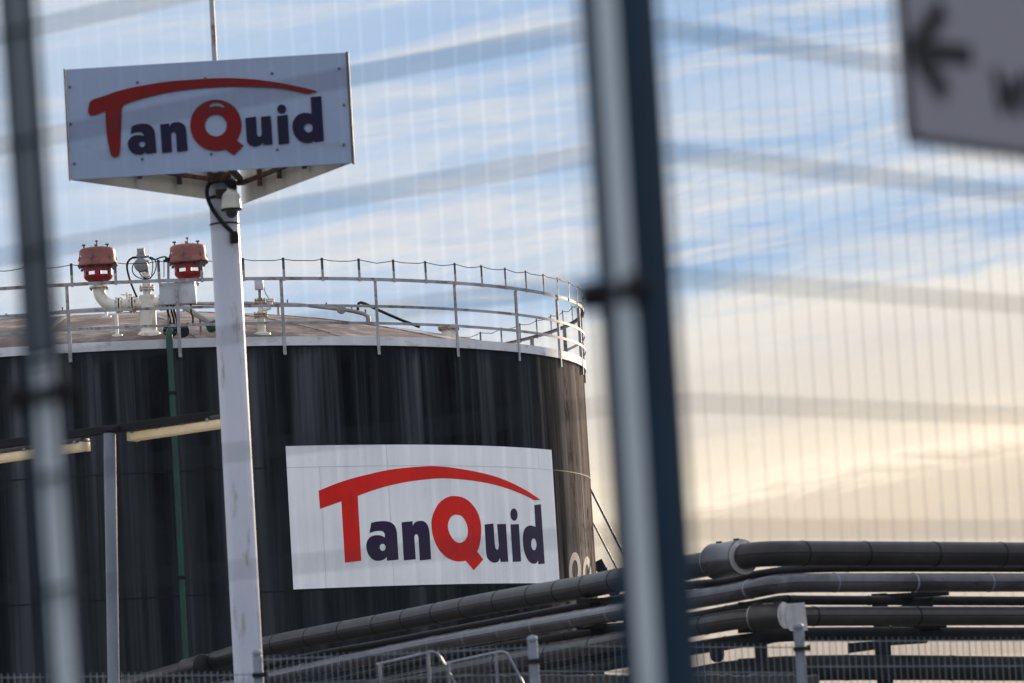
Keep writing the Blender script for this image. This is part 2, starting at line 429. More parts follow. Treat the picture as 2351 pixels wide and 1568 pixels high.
# ================================================================== TANK
tank = thing('storage_tank', TC, 'large round black storage tank streaked with grime, white logo panel on its side', 'storage tank')
mb = MB()
N = 192
vs = []; fs = []
levels = [0, 2, 4.05, 6.05, TZ - .02]
for z in levels:
    for k in range(N): vs.append(cylp(2 * PI * k / N, z))
for i in range(len(levels) - 1):
    for k in range(N): fs.append((i * N + k, i * N + (k + 1) % N, (i + 1) * N + (k + 1) % N, (i + 1) * N + k))
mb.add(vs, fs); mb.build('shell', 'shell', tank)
mb = MB()
for z in (2.02, 4.06, 6.04):
    ring(mb, TR + .006, z, z + .018, TR - .01)
for th, z0, z1 in ((.30, 0, 2.02), (.93, 2.03, 4.06), (1.18, 4.07, 6.04), (1.36, 4.07, 6.04), (.1, 4.07, 6.04), (.66, 6.05, 8.0), (-.1, 2.03, 4.06), (-.35, 6.05, 8)):
    p = cylp(th, (z0 + z1) / 2, TR); t = Vector((math.cos(th), math.sin(th), 0)); nn = Vector((math.sin(th), -math.cos(th), 0))
    mb.box(p, .012, .014, z1 - z0, (t, nn, Vector((0, 0, 1))))
mb.build('weld_seam', 'black', tank)
# dome roof
mb = MB(); vs = []; fs = []; NR = 24
for i in range(NR + 1):
    r = TR * i / NR
    for k in range(N):
        a = 2 * PI * k / N; vs.append(Vector((TX + r * math.sin(a), TY - r * math.cos(a), TZ + DOME * (1 - (r / TR) ** 2))))
for i in range(NR):
    for k in range(N): fs.append((i * N + k, i * N + (k + 1) % N, (i + 1) * N + (k + 1) % N, (i + 1) * N + k))
roof = mb.add(vs, fs).build('roof', 'roof', tank)
mb = MB()
for k in range(20):
    a = -PI + (k + .0) * 2 * PI / 20 + PI / 2 * 0
    pts = []
    for i in range(13):
        r = TR * (.06 + .93 * i / 12); x, y = r * math.sin(a), r * math.cos(a)
        pts.append(Vector((TX + x, TY + y, dome_z(TX + x, TY + y) + .006)))
    nx = Vector((math.cos(a), -math.sin(a), 0))
    vs = []
    for p in pts: vs += [p - nx * .045 + ZU * .012, p + nx * .045 + ZU * .012, p + nx * .045 + Vector((0, 0, -.03)), p - nx * .035 + Vector((0, 0, -.03))]
    fs = [(i * 4 + q, i * 4 + (q + 1) % 4, (i + 1) * 4 + (q + 1) % 4, (i + 1) * 4 + q) for i in range(12) for q in range(4)]
    mb.add(vs, fs)
mb.build('roof_seam', 'seam', roof)
# toe board: angle ring
mb = MB(); ring(mb, TR + .045, TZ - .02, TZ + .125, TR + .02); ring(mb, TR + .02, TZ - .02, TZ + .005, TR - .06)
mb.build('toe_board', 'toe', tank)
# rails
mb = MB(); ring(mb, TR + .075, TZ + 1.035, TZ + 1.090, TR + .069); ring(mb, TR + .069, TZ + 1.083, TZ + 1.090, TR + .02)
mb.build('top_rail', 'rail', tank)
for z in (.32, .60):
    mb = MB(); ring(mb, TR + .060, TZ + z, TZ + z + .045, TR + .050); mb.build('middle_rail', 'rail', tank)
# posts (angle section), welded to the outside of the shell
PH = R_(3.65)
post = MB()
p0 = cylp(0, 0, TR)
def bxy(m, x0, x1, y0, y1, z0, z1, rot=0):
    return m.box((TX + (x0 + x1) / 2, TY - TR + (y0 + y1) / 2, (z0 + z1) / 2), x1 - x0, y1 - y0, z1 - z0)
bxy(post, -.028, .028, -.054, -.046, TZ - .17, TZ + 1.06)
bxy(post, .020, .028, -.046, .002, TZ - .17, TZ + 1.03)
po = post.build('rail_post', 'rail', tank, 0)
spin_copies(po, tank, [PH + k * 2 * PI / 32 for k in range(-2, 30)])
# upright flats that carry the guard wire
st = MB(); bxy(st, -.022, .022, -.085, -.078, TZ + 1.02, TZ + 1.20); sto = st.build('wire_stand', 'rail', tank, 0)
NS = 81; SA = [R_(21.99) + k * 2 * PI / NS for k in range(-24, NS - 24)]
spin_copies(sto, tank, SA)
st = MB(); bxy(st, -.022, .022, -.085, -.078, TZ + 1.203, TZ + 1.40); s2 = st.build('stand_tip', 'dark_flat', sto, 0)
for o in [o for o in tank.children if o.name.startswith('wire_stand') and o is not sto]:
    c = s2.copy(); COL.objects.link(c); c.parent = o
# guard wire, sagging a little between the stands
pts = []
for i in range(NS):
    for k in range(4):
        a = SA[i] + k / 4 * 2 * PI / NS; t = k / 4
        pts.append(cylp(a, TZ + 1.375 - .055 * 4 * t * (1 - t) * (.35 + .65 * random.random() if k == 2 else .6), TR + .095))
MB().tube(pts, .0065, 6, closed=True).build('guard_wire', 'black', tank)

# logo panel on the shell
def cylconv(ox, oy, sc_):
    def f(x, y):
        th, z = cyl_hit((ox + x / sc_) / 1.7423, (oy + y / sc_) / 1.7423, TR + .012)
        return (th * TR, z)
    return f
def oncyl(w0):
    return lambda s, t, w: cylp(s / TR, t, TR + w0 + w)
a0, a1 = R_(25.76) * TR, R_(66.87) * TR
zt, zb = 4.79 + 1.6, 2.49 + 1.6
panel = sheet('logo_panel', [[(a0, zb), (a1, zb), (a1, zt), (a0, zt)]], oncyl(.004), .008, 'panel', tank, .12)
# film joints on the panel
mb = MB()
for s, z0, z1 in ((.46, zb, zt), (.83, 6.05, zt), (.34, zb, 6.04)):
    th = s + .20 if s == .46 else (a1 - .55) / TR if s == .83 else R_(29.5)
    p = cylp(th, (z0 + z1) / 2, TR + .0125); t = Vector((math.cos(th), math.sin(th), 0)); nn = Vector((math.sin(th), -math.cos(th), 0))
    mb.box(p, .006, .003, z1 - z0, (t, nn, Vector((0, 0, 1))))
ring(mb, TR + .0145, 6.04, 6.049, TR + .010, 60, a0 / TR, a1 / TR)
mb.build('film_joint', 'cabinet', panel, 0)
A = cylconv(1250, 1840, 3.2673); B = cylconv(1700, 1840, 3.2673)
BX = 1470.3
T1 = [(80, 402, 1), (300, 312), (520, 240), (740, 185), (960, 135), (1180, 105), (1400, 87), (1570, 80), (1770, 93), (1970, 122), (2170, 160),
      (2370, 210), (2570, 285), (2770, 385), (2890, 460), (2980, 521, 1), (2898, 526, 1), (2770, 460), (2570, 380), (2370, 320), (2170, 280),
      (1970, 255), (1770, 241), (1620, 241), (1400, 262), (1180, 295), (960, 345), (780, 400), (590, 468, 1), (636, 1315, 1), (425, 1342, 1), (377, 540, 1), (99, 638, 1)]
a1_ = [(768, 820, 1), (850, 803), (940, 798), (1020, 815), (1075, 862), (1100, 935), (1106, 1010, 1), (1123, 1302, 1), (973, 1316, 1), (971, 1263, 1), (930, 1300),
       (860, 1318), (790, 1300), (735, 1240), (706, 1160), (706, 1090), (735, 1025), (780, 993), (840, 982), (900, 990), (946, 1014, 1), (943, 965), (915, 932), (860, 925), (800, 935), (745, 953, 1)]
n1_ = [(1164, 814, 1), (1306, 798, 1), (1308, 862, 1), (1340, 815), (1400, 795), (1460, 805), (1505, 855), (1525, 930), (1531, 990, 1), (1549, 1297, 1), (1403, 1312, 1),
       (1385, 1015, 1), (1378, 985), (1356, 968), (1335, 985), (1330, 1015, 1), (1348, 1297, 1), (1194, 1312, 1)]
Q1 = [(380, 470), (480, 485), (570, 535), (650, 625), (700, 720), (728, 840), (732, 950), (722, 1060), (703, 1145), (679, 1195, 1), (760, 1299, 1), (637, 1440, 1), (532, 1315, 1),
      (450, 1327), (360, 1310), (270, 1262), (190, 1180), (130, 1070), (95, 950), (84, 830), (95, 740), (120, 670), (170, 580), (240, 515), (310, 480)]
Q1h = [(410, 715), (480, 735), (535, 810), (560, 910), (550, 1000), (510, 1060), (450, 1082), (390, 1060), (335, 990), (303, 910), (300, 830), (330, 755), (370, 722)]
u1_ = [(778, 843, 1), (892, 829, 1), (910, 1100, 1), (920, 1150), (943, 1173), (960, 1155), (965, 1110, 1), (942, 838, 1), (1055, 834, 1), (1087, 1328, 1), (989, 1332, 1), (978, 1275, 1),
       (955, 1325), (905, 1342), (850, 1320), (812, 1270), (798, 1200, 1)]
i1_ = [(1117, 842, 1), (1225, 837, 1), (1255, 1325, 1), (1148, 1332, 1)]
d1_ = [(1428, 590, 1), (1512, 577, 1), (1563, 1355, 1), (1481, 1361, 1), (1479, 1308, 1), (1455, 1345), (1415, 1355), (1365, 1330), (1320, 1260), (1290, 1160), (1279, 1050), (1285, 950),
       (1310, 890), (1350, 860), (1395, 857), (1445, 875, 1)]
lay = oncyl(.0125)
sheet('letter', [outline(T1, A)], lay, .004, 'tankred', panel, .10, label='red letter T whose bar sweeps over the whole word')
sheet('letter', [outline(a1_, A), ell(916, 1140, 39, 46, A)], lay, .004, 'tankblue', panel, .10)
sheet('letter', [outline(n1_, A)], lay, .004, 'tankblue', panel, .10)
sheet('letter', [outline(Q1, B), outline(Q1h, B)], lay, .004, 'tankred', panel, .10, label='red letter Q')
sheet('letter', [outline(u1_, B)], lay, .004, 'tankblue', panel, .10)
sheet('letter', [outline(i1_, B), ell(1162, 713, 46, 80, B, -.06)], lay, .004, 'tankblue', panel, .10)
sheet('letter', [outline(d1_, B), ell(1421, 1102, 36, 78, B, -.04)], lay, .004, 'tankblue', panel, .10)
Rc = cylconv(2150, 1900, 3.4838)
for cx, cy, rx, ry, ix, iy in ((527, 1325, 83, 250, 41, 142), (695, 1370, 57, 238, 26, 128)):
    sheet('painted_digit', [ell(cx, cy, rx, ry, Rc), ell(cx, cy, ix, iy, Rc)], oncyl(.002), .004, 'digit', tank, .10)

# stair on the far side of the tank: stringers, treads, rails
YS = TY - .2
def stair():
    t = thing('tank_stair', Vector((at(1400, 1290, YS).x, YS, 0)), 'steep steel stair with two thin sloping handrails at the sunlit edge of the black tank', 'stair')
    def line(a, b, Y):
        A_, B_ = at(*a, Y), at(*b, Y); d = (B_ - A_); k = (A_.z - .1) / -d.z
        return A_ - d * .15, A_ + d * k
    for n_, a, b, r, dy in (('handrail', (1363.3, 1137.5), (1416.9, 1243.7), .021, 0), ('handrail', (1368.3, 1213.2), (1416.9, 1306.3), .017, 0)):
        A_, B_ = line(a, b, YS + dy); MB().tube([A_, B_], r, 10).build(n_, 'dark_flat', t)
    for dy in (0, .75):
        A_, B_ = line((1373.2, 1292), (1388, 1320), YS + dy); d = (B_ - A_).normalized()
        side = Vector((0, 1, 0)); up = d.cross(side)
        MB().box((A_ + B_) / 2, (B_ - A_).length, .012, .18, (d, side, up)).build('stringer', 'steel', t, 0)
    A_, B_ = line((1373.2, 1292), (1388, 1320), YS)
    m = MB()
    for k in range(16):
        p = A_.lerp(B_, (k + .5) / 16) + Vector((0, .375, 0)); m.box(p, .22, .73, .03)
    m.build('tread', 'steel', t, 0)
    H1, H2 = line((1363.3, 1137.5), (1416.9, 1243.7), YS)
    for k in (.35, .6, .85, .99):
        q = H1.lerp(H2, k); s_ = A_.lerp(B_, k); MB().tube([q, Vector((s_.x, q.y, max(s_.z - .1, 0.01)))], .018, 8).build('baluster', 'steel', t)
stair()

# ================================================================== ROOF EQUIPMENT
def V(x, y, Y): return at((280 + x / 3.2667) / 1.7423, (920 + y / 3.2667) / 1.7423, Y)
base = roof_hit((280 + 1020 / 3.2667) / 1.7423, (920 + 1355 / 3.2667) / 1.7423)
YV = base.y
K = YV / FPX / 3.2667 / 1.7423          # metres per detail pixel there
ZU = Vector((0, 0, 1)); XR = Vector((1, 0, 0))
vm = thing('vent_manifold', base, 'cream painted vent pipe manifold rising from the brown tank roof, tee with two elbows', 'pipe manifold')
c0 = V(1012, 960, YV)       # tee centre
top = V(1008, 850, YV)
MB().lathe(Vector((top.x, YV, base.z - .1)), ZU, [(.133, 0), (.133, top.z - base.z + .1 - .012), (.120, top.z - base.z + .1)], 32).build('riser', 'cream', vm)
MB().lathe(Vector((top.x, YV, base.z - .06)), ZU, [(.20, 0), (.19, .06), (.14, .10)], 28).build('base_collar', 'cream', vm)
def flange(c, ax, R, gap, parent, r_in=.1, mats='cream', nb=8, bolt=.014):
    """pair of bolted flange discs; ax is the pipe direction"""
    ax = Vector(ax).normalized(); f = MB()
    for s in (-1, 1):
        f.lathe(Vector(c) + ax * (s * gap / 2) - ax * .011, ax, [(R - .004, 0), (R, .003), (R, .019), (R - .004, .022)], 28)
    fo = f.build('flange', mats, parent)
    g = MB().lathe(Vector(c) - ax * (gap / 2 - .004), ax, [(R * .82, 0), (R * .82, gap - .008)], 24); g.build('gasket', 'black', fo)
    e1 = ax.orthogonal().normalized(); e2 = ax.cross(e1); b = MB()
    for k in range(nb):
        a = 2 * PI * (k + .5) / nb; q = Vector(c) + (e1 * math.cos(a) + e2 * math.sin(a)) * (R * .87)
        b.lathe(q - ax * (gap / 2 + .032), ax, [(bolt, 0), (bolt, .018), (bolt * .6, .019), (bolt * .6, gap + .045), (bolt, gap + .046), (bolt, gap + .064)], 6)
    b.build('bolts', 'bolt', fo)
    return fo
cz = c0.z; cx = top.x
# left arm
xl = V(560, 960, YV).x; rl = .097
elb_c = V(380, 850, YV)
MB().tube([(cx, YV, cz), (V(640, 960, YV).x, YV, cz)], rl, 24).build('branch_pipe', 'cream', vm)
MB().tube([(cx, YV, cz), (V(1175, 960, YV).x + .12, YV, cz)], rl, 24).build('branch_pipe', 'cream', vm)
def elbow(xv, x_end, ztop, sgn):
    """quarter bend from a vertical leg at xv to the horizontal leg ending at x_end"""
    Rb = .27; pts = [Vector((xv, YV, ztop)), Vector((xv, YV, cz + Rb))]
    for k in range(1, 13):
        a = k / 12 * PI / 2; pts.append(Vector((xv + sgn * Rb * (1 - math.cos(a)), YV, cz + Rb * (1 - math.sin(a)))))
    pts.append(Vector((x_end, YV, cz))); return MB().tube(pts, rl, 24)
xv1 = V(378, 760, YV).x; z1 = V(378, 742, YV).z
elbow(xv1, V(630, 960, YV).x, z1, 1).build('elbow', 'cream', vm)
xv2 = V(1565, 700, YV).x; z2 = V(1565, 690, YV).z
elbow(xv2, V(1215, 960, YV).x, z2, -1).build('elbow', 'cream', vm)
flange((V(643, 960, YV).x, YV, cz), XR, .138, .045, vm)
flange((V(818, 960, YV).x, YV, cz), XR, .138, .048, vm)
flange((V(1213, 960, YV).x, YV, cz), XR, .138, .048, vm)
MB().lathe((xv1, YV, z1 - .02), ZU, [(.155, 0), (.16, .004), (.16, .024), (.155, .028)], 30).build('flange', 'cream', vm)
MB().lathe((xv2, YV, z2 - .02), ZU, [(.155, 0), (.16, .004), (.16, .024), (.155, .028)], 30).build('flange', 'cream', vm)
b = MB()
for xv, zz in ((xv1, z1), (xv2, z2)):
    for k in range(8):
        a = 2 * PI * (k + .5) / 8; b.lathe((xv + .14 * math.cos(a), YV + .14 * math.sin(a), zz - .05), ZU, [(.015, 0), (.015, .028)], 6)
b.build('bolts', 'bolt', vm)
# neck and reducer on the tee
zn = V(1005, 762, YV).z
MB().lathe((cx, YV, top.z - .01), ZU, [(.064, 0), (.064, zn - top.z)], 24).build('neck', 'cream', vm)
flange((cx, YV, zn), ZU, .122, .03, vm)
zr = V(1000, 600, YV).z
MB().lathe((cx, YV, zn + .02), ZU, [(.066, 0), (.068, .09), (.05, .11), (.045, zr - zn - .03)], 24).build('reducer', 'cream', vm)
MB().lathe((V(990, 600, YV).x, YV, zr - .02), ZU, [(.07, 0), (.083, .006), (.083, .024), (.05, .026), (.05, .05), (.066, .052), (.066, .068)], 24).build('flange', 'cream', vm)
# small valve on the branch
hb = MB(); q = V(745, 850, YV); hb.box((q.x, YV - .02, q.z + .01), .03, .03, .06); hb.tube([V(668, 845, YV), V(745, 850, YV)], .009, 8); hb.tube([V(745, 905, YV), V(745, 835, YV)], .012, 8)
hb.box(V(790, 850, YV), .06, .03, .035); hb.build('valve_lever', 'cream', vm)

def breather(xc, dy, label):
    zf = V(xc, 440 + dy, YV).z; X0 = V(xc, 440 + dy, YV).x; g = K
    zc = lambda y: V(xc, y + dy, YV).z
    t = thing('breather_valve', (X0, YV, zc(700)), label, 'breather valve', 'round red breather valves on the tank roof vents')
    P0 = Vector((X0, YV, 0))
    r1, r2 = 237 * g, 266 * g
    prof = [(r2 - .01, zc(478)), (r2, zc(468)), (r2, zc(450)), (r2 - .015, zc(442)), (r2 - .02, zc(425)), (r1 + .012, zc(408)), (r1 + .002, zc(395)), (r1, zc(300)),
            (r1 - .004, zc(270)), (r1 - .02, zc(250)), (r1 - .06, zc(238)), (r1 - .15, zc(233)), (.001, zc(231))]
    MB().lathe(P0, ZU, prof, 48).build('cap', 'valve', t)
    g_ = MB()
    for k in range(6):
        a = k * PI / 3 + .32; d = Vector((math.cos(a), math.sin(a), 0)); s_ = Vector((-d.y, d.x, 0))
        pts = [P0 + d * (r1 - .01) + ZU * zc(300), P0 + d * (r1 + .035) + ZU * zc(405), P0 + d * (r1 - .01) + ZU * zc(408)]
        g_.add([p + s_ * .008 for p in pts] + [p - s_ * .008 for p in pts], [(0, 1, 2), (5, 4, 3), (0, 3, 4, 1), (1, 4, 5, 2), (2, 5, 3, 0)])
    g_.build('gusset', 'valve', t, 0)
    # lower bowl: collar, window band with ribs, bowl
    rb = 192 * g
    MB().lathe(P0, ZU, [(rb * .98, zc(425)), (rb, zc(480)), (rb + .012, zc(488)), (rb + .012, zc(505)), (rb - .006, zc(507)), (rb - .03, zc(507)), (rb - .03, zc(425))], 44).build('collar', 'bowl', t)
    ab = MB(); nn_ = 24; vs = []
    for i in range(nn_ + 1):
        aa = -PI + PI * i / nn_; d = Vector((math.cos(aa), math.sin(aa), 0))
        for rr, zz in ((rb - .004, zc(551)), (rb - .004, zc(506)), (rb - .02, zc(506)), (rb - .02, zc(551))): vs.append(P0 + d * rr + ZU * zz)
    ab.add(vs, [(i * 4 + q, i * 4 + (q + 1) % 4, (i + 1) * 4 + (q + 1) % 4, (i + 1) * 4 + q) for i in range(nn_) for q in range(4)] + [(0, 1, 2, 3), (nn_ * 4 + 3, nn_ * 4 + 2, nn_ * 4 + 1, nn_ * 4)])
    ab.build('front_hood', 'bowl', t)
    prof = []
    for k in range(11):
        a = k / 10 * 1.15; prof.append((rb * math.cos(a) ** .75 * 1.0, zc(596 + (680 - 596) * math.sin(a) / math.sin(1.15))))
    MB().lathe(P0, ZU, prof, 40).build('bowl', 'bowl', t)
    rbm = MB()
    for k in range(4):
        a = PI / 4 * 0 + k * PI / 2 - PI / 2 + .02; wdt = .62 if k % 2 else (.16 if k == 0 else .12)
        for sgn in (1,):
            n = 6; vs = []
            for i in range(n + 1):
                aa = a + (i / n - .5) * 2 * wdt
                d = Vector((math.cos(aa), math.sin(aa), 0))
                zt3 = 548 if k < 1 else 505
                for rr, zz in ((rb - .004, zc(600)), (rb - .004, zc(zt3)), (rb - .04, zc(zt3)), (rb - .04, zc(600))): vs.append(P0 + d * rr + ZU * zz)
            fs = [(i * 4 + q, i * 4 + (q + 1) % 4, (i + 1) * 4 + (q + 1) % 4, (i + 1) * 4 + q) for i in range(n) for q in range(4)] + [(0, 1, 2, 3), (n * 4 + 3, n * 4 + 2, n * 4 + 1, n * 4)]
            rbm.add(vs, fs)
    rbm.build('rib', 'bowl', t)
    MB().lathe(P0, ZU, [(.085, zc(735)), (.085, zc(670))], 24).build('neck', 'bowl', t)
    b = MB()
    for k in range(12):
        a = 2 * PI * k / 12; b.lathe(P0 + Vector((math.cos(a) * (r2 - .03), math.sin(a) * (r2 - .03), zc(500))), ZU, [(.012, 0), (.012, zc(460) - zc(500))], 6)
    b.build('bolts', 'dark_flat', t)
    b = MB()
    for dx in (-1, 1):
        b.lathe(P0 + Vector((dx * (rb + .018), -.05, zc(520))), ZU, [(.018, -.02), (.022, 0), (.018, .02)], 8)
    b.build('lug', 'bowl', t)
    for dx, h, m_ in ((-170, 50, 'stud'), (137, 45, 'stud')):
        x0 = P0 + Vector((dx * g, 0, zc(248)))
        MB().lathe(x0, ZU, [(.026, 0), (.026, .022), (.014, .024), (.014, h * g), (.034, h * g + .002), (.034, h * g + .02), (.024, h * g + .026)], 10).build('plug', m_, t)
    s = MB(); x0 = P0 + Vector((0, 0, zc(233)))
    s.lathe(x0, ZU, [(.05, 0), (.042, .012), (.02, .022), (.015, .06), (.010, .062), (.010, .10), (.026, .102), (.026, .122)], 10)
    s.box(x0 + Vector((-.028, 0, .035)), .02, .02, .06); s.box(x0 + Vector((.03, 0, .012)), .05, .04, .024)
    s.build('spindle', 'stud', t)
    b = MB()
    for dx in (-65, 70): b.lathe(P0 + Vector((dx * g, -.05, zc(238))), ZU, [(.03, 0), (.03, .02), (.022, .024)], 8)
    b.build('pad', 'valve', t)
    MB().lathe(P0 + Vector((-205 * g, -(r1 ** 2 - (205 * g) ** 2) ** .5 - .004, zc(345))), Vector((-.35, -.94, 0)), [(.012, 0), (.012, .006)], 12).build('badge', 'white', t)
breather(362, 0, 'round faded red breather valve standing on the open cream elbow')
breather(1546, -40, 'round faded red breather valve behind the grey box on the railing')

# grey level instrument with cables
ti = thing('level_instrument', V(990, 585, YV), 'grey drum-shaped instrument with a square hood, between the two red valves', 'instrument')
zi = lambda y: V(930, y, YV).z
xi = lambda x: V(x, 450, YV).x
MB().lathe((xi(932), YV - .10, zi(462)), (0, 1, 0), [(.085, -.01), (.105, 0), (.112, .02), (.112, .16), (.10, .19)], 32).build('drum', 'inst', ti)
MB().box((xi(935), YV, zi(345)), .145, .13, .055, bevel=.01).build('lid', 'inst', ti)
m = MB(); m.box((xi(934), YV, zi(285)), .115, .10, .10, bevel=.006)
for dx in (-.05, -.02, .02, .05): m.box((xi(934) + dx, YV, zi(244)), .016, .09, .02)
m.build('hood', 'inst', ti)
MB().tube([(xi(1000), YV, zi(395)), (xi(1000), YV, zi(590))], .030, 14).build('stem', 'inst', ti)
MB().box((xi(1025), YV, zi(425)), .035, .05, .05, bevel=.004).build('gland', 'inst', ti)
MB().box((xi(1015), YV - .02, zi(355)), .075, .04, .032, bevel=.004).build('gland', 'inst', ti)
MB().box((xi(855), YV - .02, zi(360)), .06, .034, .028, bevel=.004).build('gland', 'inst', ti)
def vcable(name, pts, r, label, Y=YV - .05, mat='black', group='black cables round the tank roof instrument'):
    P = [Vector((p[0], p[1], 0)) for p in pts]
    dense = []
    for i in range(len(P) - 1):
        h = P[max(0, i - 1)]; k = P[min(len(P) - 1, i + 2)]
        for s in range(6):
            t = s / 6
            dense.append((P[i] * 2 + (P[i + 1] - h) * t + (h * 2 - P[i] * 5 + P[i + 1] * 4 - k) * t * t + (-h + P[i] * 3 - P[i + 1] * 3 + k) * t ** 3) * .5)
    dense.append(P[-1])
    o = MB().tube([V(p.x, p.y, Y) for p in dense], r, 8).build(name, mat)
    return tag(o, label, 'cable', group)
vcable('cable', [(875, 358), (820, 362), (765, 405), (745, 470), (760, 570), (800, 700), (840, 800), (875, 880)], .017, 'thick black cable arching from the left of the grey instrument down to the roof')
vcable('cable', [(870, 405), (830, 445), (813, 510), (830, 570), (880, 615), (960, 640), (1040, 628), (1095, 570), (1125, 480), (1115, 400), (1070, 360), (1030, 352)], .009, 'thin black cable loop hanging round the grey drum instrument')
vcable('cable', [(1035, 350), (1070, 395), (1082, 470), (1070, 570), (1050, 632), (980, 630), (930, 590), (905, 545)], .008, 'inner thin black cable loop beside the grey instrument stem')
vcable('cable', [(1035, 370), (1110, 385), (1180, 360), (1240, 350), (1275, 372)], .012, 'black cable running from the grey instrument to the dark clamp on the railing')
# dark post and clamp by the cabinet
tp = thing('cable_post', V(1285, 980, YV - .9), 'slim grey post with a black cable clamp on top, left of the second red valve', 'cable post')
MB().tube([V(1285, 1230, YV - .9), V(1285, 390, YV - .9)], .020, 10).build('post', 'galvpost', tp)
m = MB(); m.box(V(1275, 385, YV - .93), .08, .05, .06, bevel=.006); m.box(V(1240, 400, YV - .93), .05, .03, .03); m.tube([V(1228, 620, YV - .9), V(1228, 385, YV - .9)], .007, 6); m.build('clamp', 'black', tp)

# junction cabinet hung on the railing
thc, zc_ = cyl_hit(*[(280 + 1400 / 3.2667) / 1.7423, (920 + 820 / 3.2667) / 1.7423])
YC = TY - TR * math.cos(thc)
cl, cr_ = V(1177, 680, YC), V(1628, 960, YC)
tcab = thing('junction_cabinet', Vector(((cl.x + cr_.x) / 2, YC + .12, (cr_.z))), 'pale grey junction cabinet hung on the tank railing in front of a red valve', 'cabinet')
ccx, ccz = (cl.x + cr_.x) / 2, (V(1400, 675, YC).z + V(1400, 968, YC).z) / 2
chh = V(1400, 675, YC).z - V(1400, 968, YC).z
MB().box((ccx, YC + .12, ccz), .58, .17, chh, bevel=.008).build('cabinet_body', 'cabinet', tcab)
MB().box((ccx, YC + .026, ccz), .565, .012, chh - .02, bevel=.004).build('cabinet_door', 'cabinet', tcab)
m = MB()
for dx, dz in ((-.25, .14), (.25, .14), (-.25, -.14), (.25, -.14)): m.lathe((ccx + dx, YC + .018, ccz + dz), (0, -1, 0), [(.008, 0), (.008, .006)], 8)
m.build('lock_screw', 'dark_flat', tcab)
for xs, ye in ((1350, 1300), (1385, 1260), (1300, 1235)):
    MB().tube([V(xs - 30, 975, YC + .1), V(xs - 25, 1060, YC + .12), V(xs + 5, 1150, YC + .25), V(xs + 15, ye, YC + .5)], .018, 8).build('cabinet_cable', 'black', tcab)
MB().tube([V(1577, 965, YC + .1), V(1585, 1080, YC + .1), V(1608, 1140, YC + .1), V(1605, 1225, YC + .1)], .016, 8).build('cabinet_cable', 'black', tcab)
m = MB(); m.box(V(1540, 1235, YC + .02), .05, .05, .06, bevel=.01); m.tube([V(1430, 1285, YC + .06), V(1550, 1272, YC + .06)], .012, 8); m.build('cable_grip', 'dark_flat', tcab)

# green foam pipe running down the shell
YG = cylp(cyl_hit(392, 850)[0], 0, TR).y - .16
g0 = at(387.5, 757, YG)
tg = thing('green_pipe', Vector((g0.x, YG, 0)), 'dark green vertical pipe running down the black shell from the roof edge', 'pipe')
pts = [Vector((g0.x, YG + .55, g0.z + .02)), Vector((g0.x, YG + .28, g0.z + .02))]
for k in range(1, 9):
    a = k / 8 * PI / 2; pts.append(Vector((g0.x, YG + .28 - .28 * math.sin(a), g0.z + .02 - .28 * (1 - math.cos(a)) * .6)))
pts += [Vector((g0.x, YG, 6)), Vector((g0.x, YG, 3)), Vector((g0.x, YG, .3))]
MB().tube(pts, .054, 20).build('pipe_run', 'green', tg)
fo = MB().lathe((g0.x - .02, YG + .48, g0.z + .04), (0, 1, 0), [(.11, 0), (.115, .004), (.115, .022), (.11, .026)], 28).build('flange', 'black', tg)
MB().lathe((g0.x + .17, YG + .62, g0.z + .03), (0, 1, 0), [(.10, 0), (.105, .004), (.105, .022), (.10, .026)], 28).build('flange', 'black', tg)
m = MB()
for k in range(8):
    a = 2 * PI * (k + .5) / 8; m.lathe((g0.x - .02 + .088 * math.cos(a), YG + .472, g0.z + .04 + .088 * math.sin(a)), (0, 1, 0), [(.011, 0), (.011, .01)], 8)
m.build('bolts', 'galv', fo)
for yy in (1325, 900):
    q = at(400, yy, YG).z
    MB().lathe((g0.x, YG, q - .04), ZU, [(.062, 0), (.074, .004), (.074, .05), (.062, .054)], 20).build('pipe_clamp', 'black', tg)
    MB().box((g0.x, YG + .1, q - .01), .04, .16, .03).build('clamp_arm', 'black', tg)

# slanting grey pipe with a green ball end
YD = YG + 1.0
tsp = thing('roof_drain_pipe', V(1850, 1230, YD), 'slanting grey pipe on the tank roof ending in a green rounded cap', 'pipe')
MB().tube([V(1380, 940, YD + .9), V(1500, 1010, YD + .6), V(1860, 1232, YD)], .046, 18).build('pipe_run', 'ringpipe', tsp)
MB().lathe(V(1850, 1228, YD), (V(1860, 1290, YD) - V(1820, 1228, YD)), [(.06, -.04), (.10, -.02), (.115, .03), (.115, .07), (.09, .11), (.05, .13), (.001, .135)], 24).build('end_cap', 'green', tsp)
MB().tube([Vector((V(1700, 1130, YD + .3).x, YD + .3, V(1700, 1130, YD + .3).z)), Vector((V(1700, 1130, YD + .3).x, YD + .3, dome_z(V(1700, 1130, YD + .3).x, YD + .3) - .02))], .02, 8).build('support', 'rail', tsp)

# short white stanchions on the roof
def crop2(x, y): return (x * .2930, 516.6 + y * .2930)
def crop3(x, y): return (516.6 + x * .3907, 516.6 + y * .3907)
for (bx, by, ty, lab) in ((919, 866, 705, 'short white stanchion on the roof in front of the cream elbow'), (833, 722, 650, 'low white bracket holding the ring pipe behind the cream elbow')):
    q = roof_hit(*crop2(bx, by)); tz = at(*crop2(bx, ty), q.y).z
    t = thing('roof_stanchion', q, lab, 'stanchion', 'white stanchions on the tank roof')
    MB().box((q.x, q.y, (q.z + tz) / 2), .05, .05, tz - q.z + .02).build('post', 'white', t, 0)
    MB().lathe(q - ZU * .03, ZU, [(.09, 0), (.085, .045), (.03, .05)], 16).build('foot', 'cream', t)

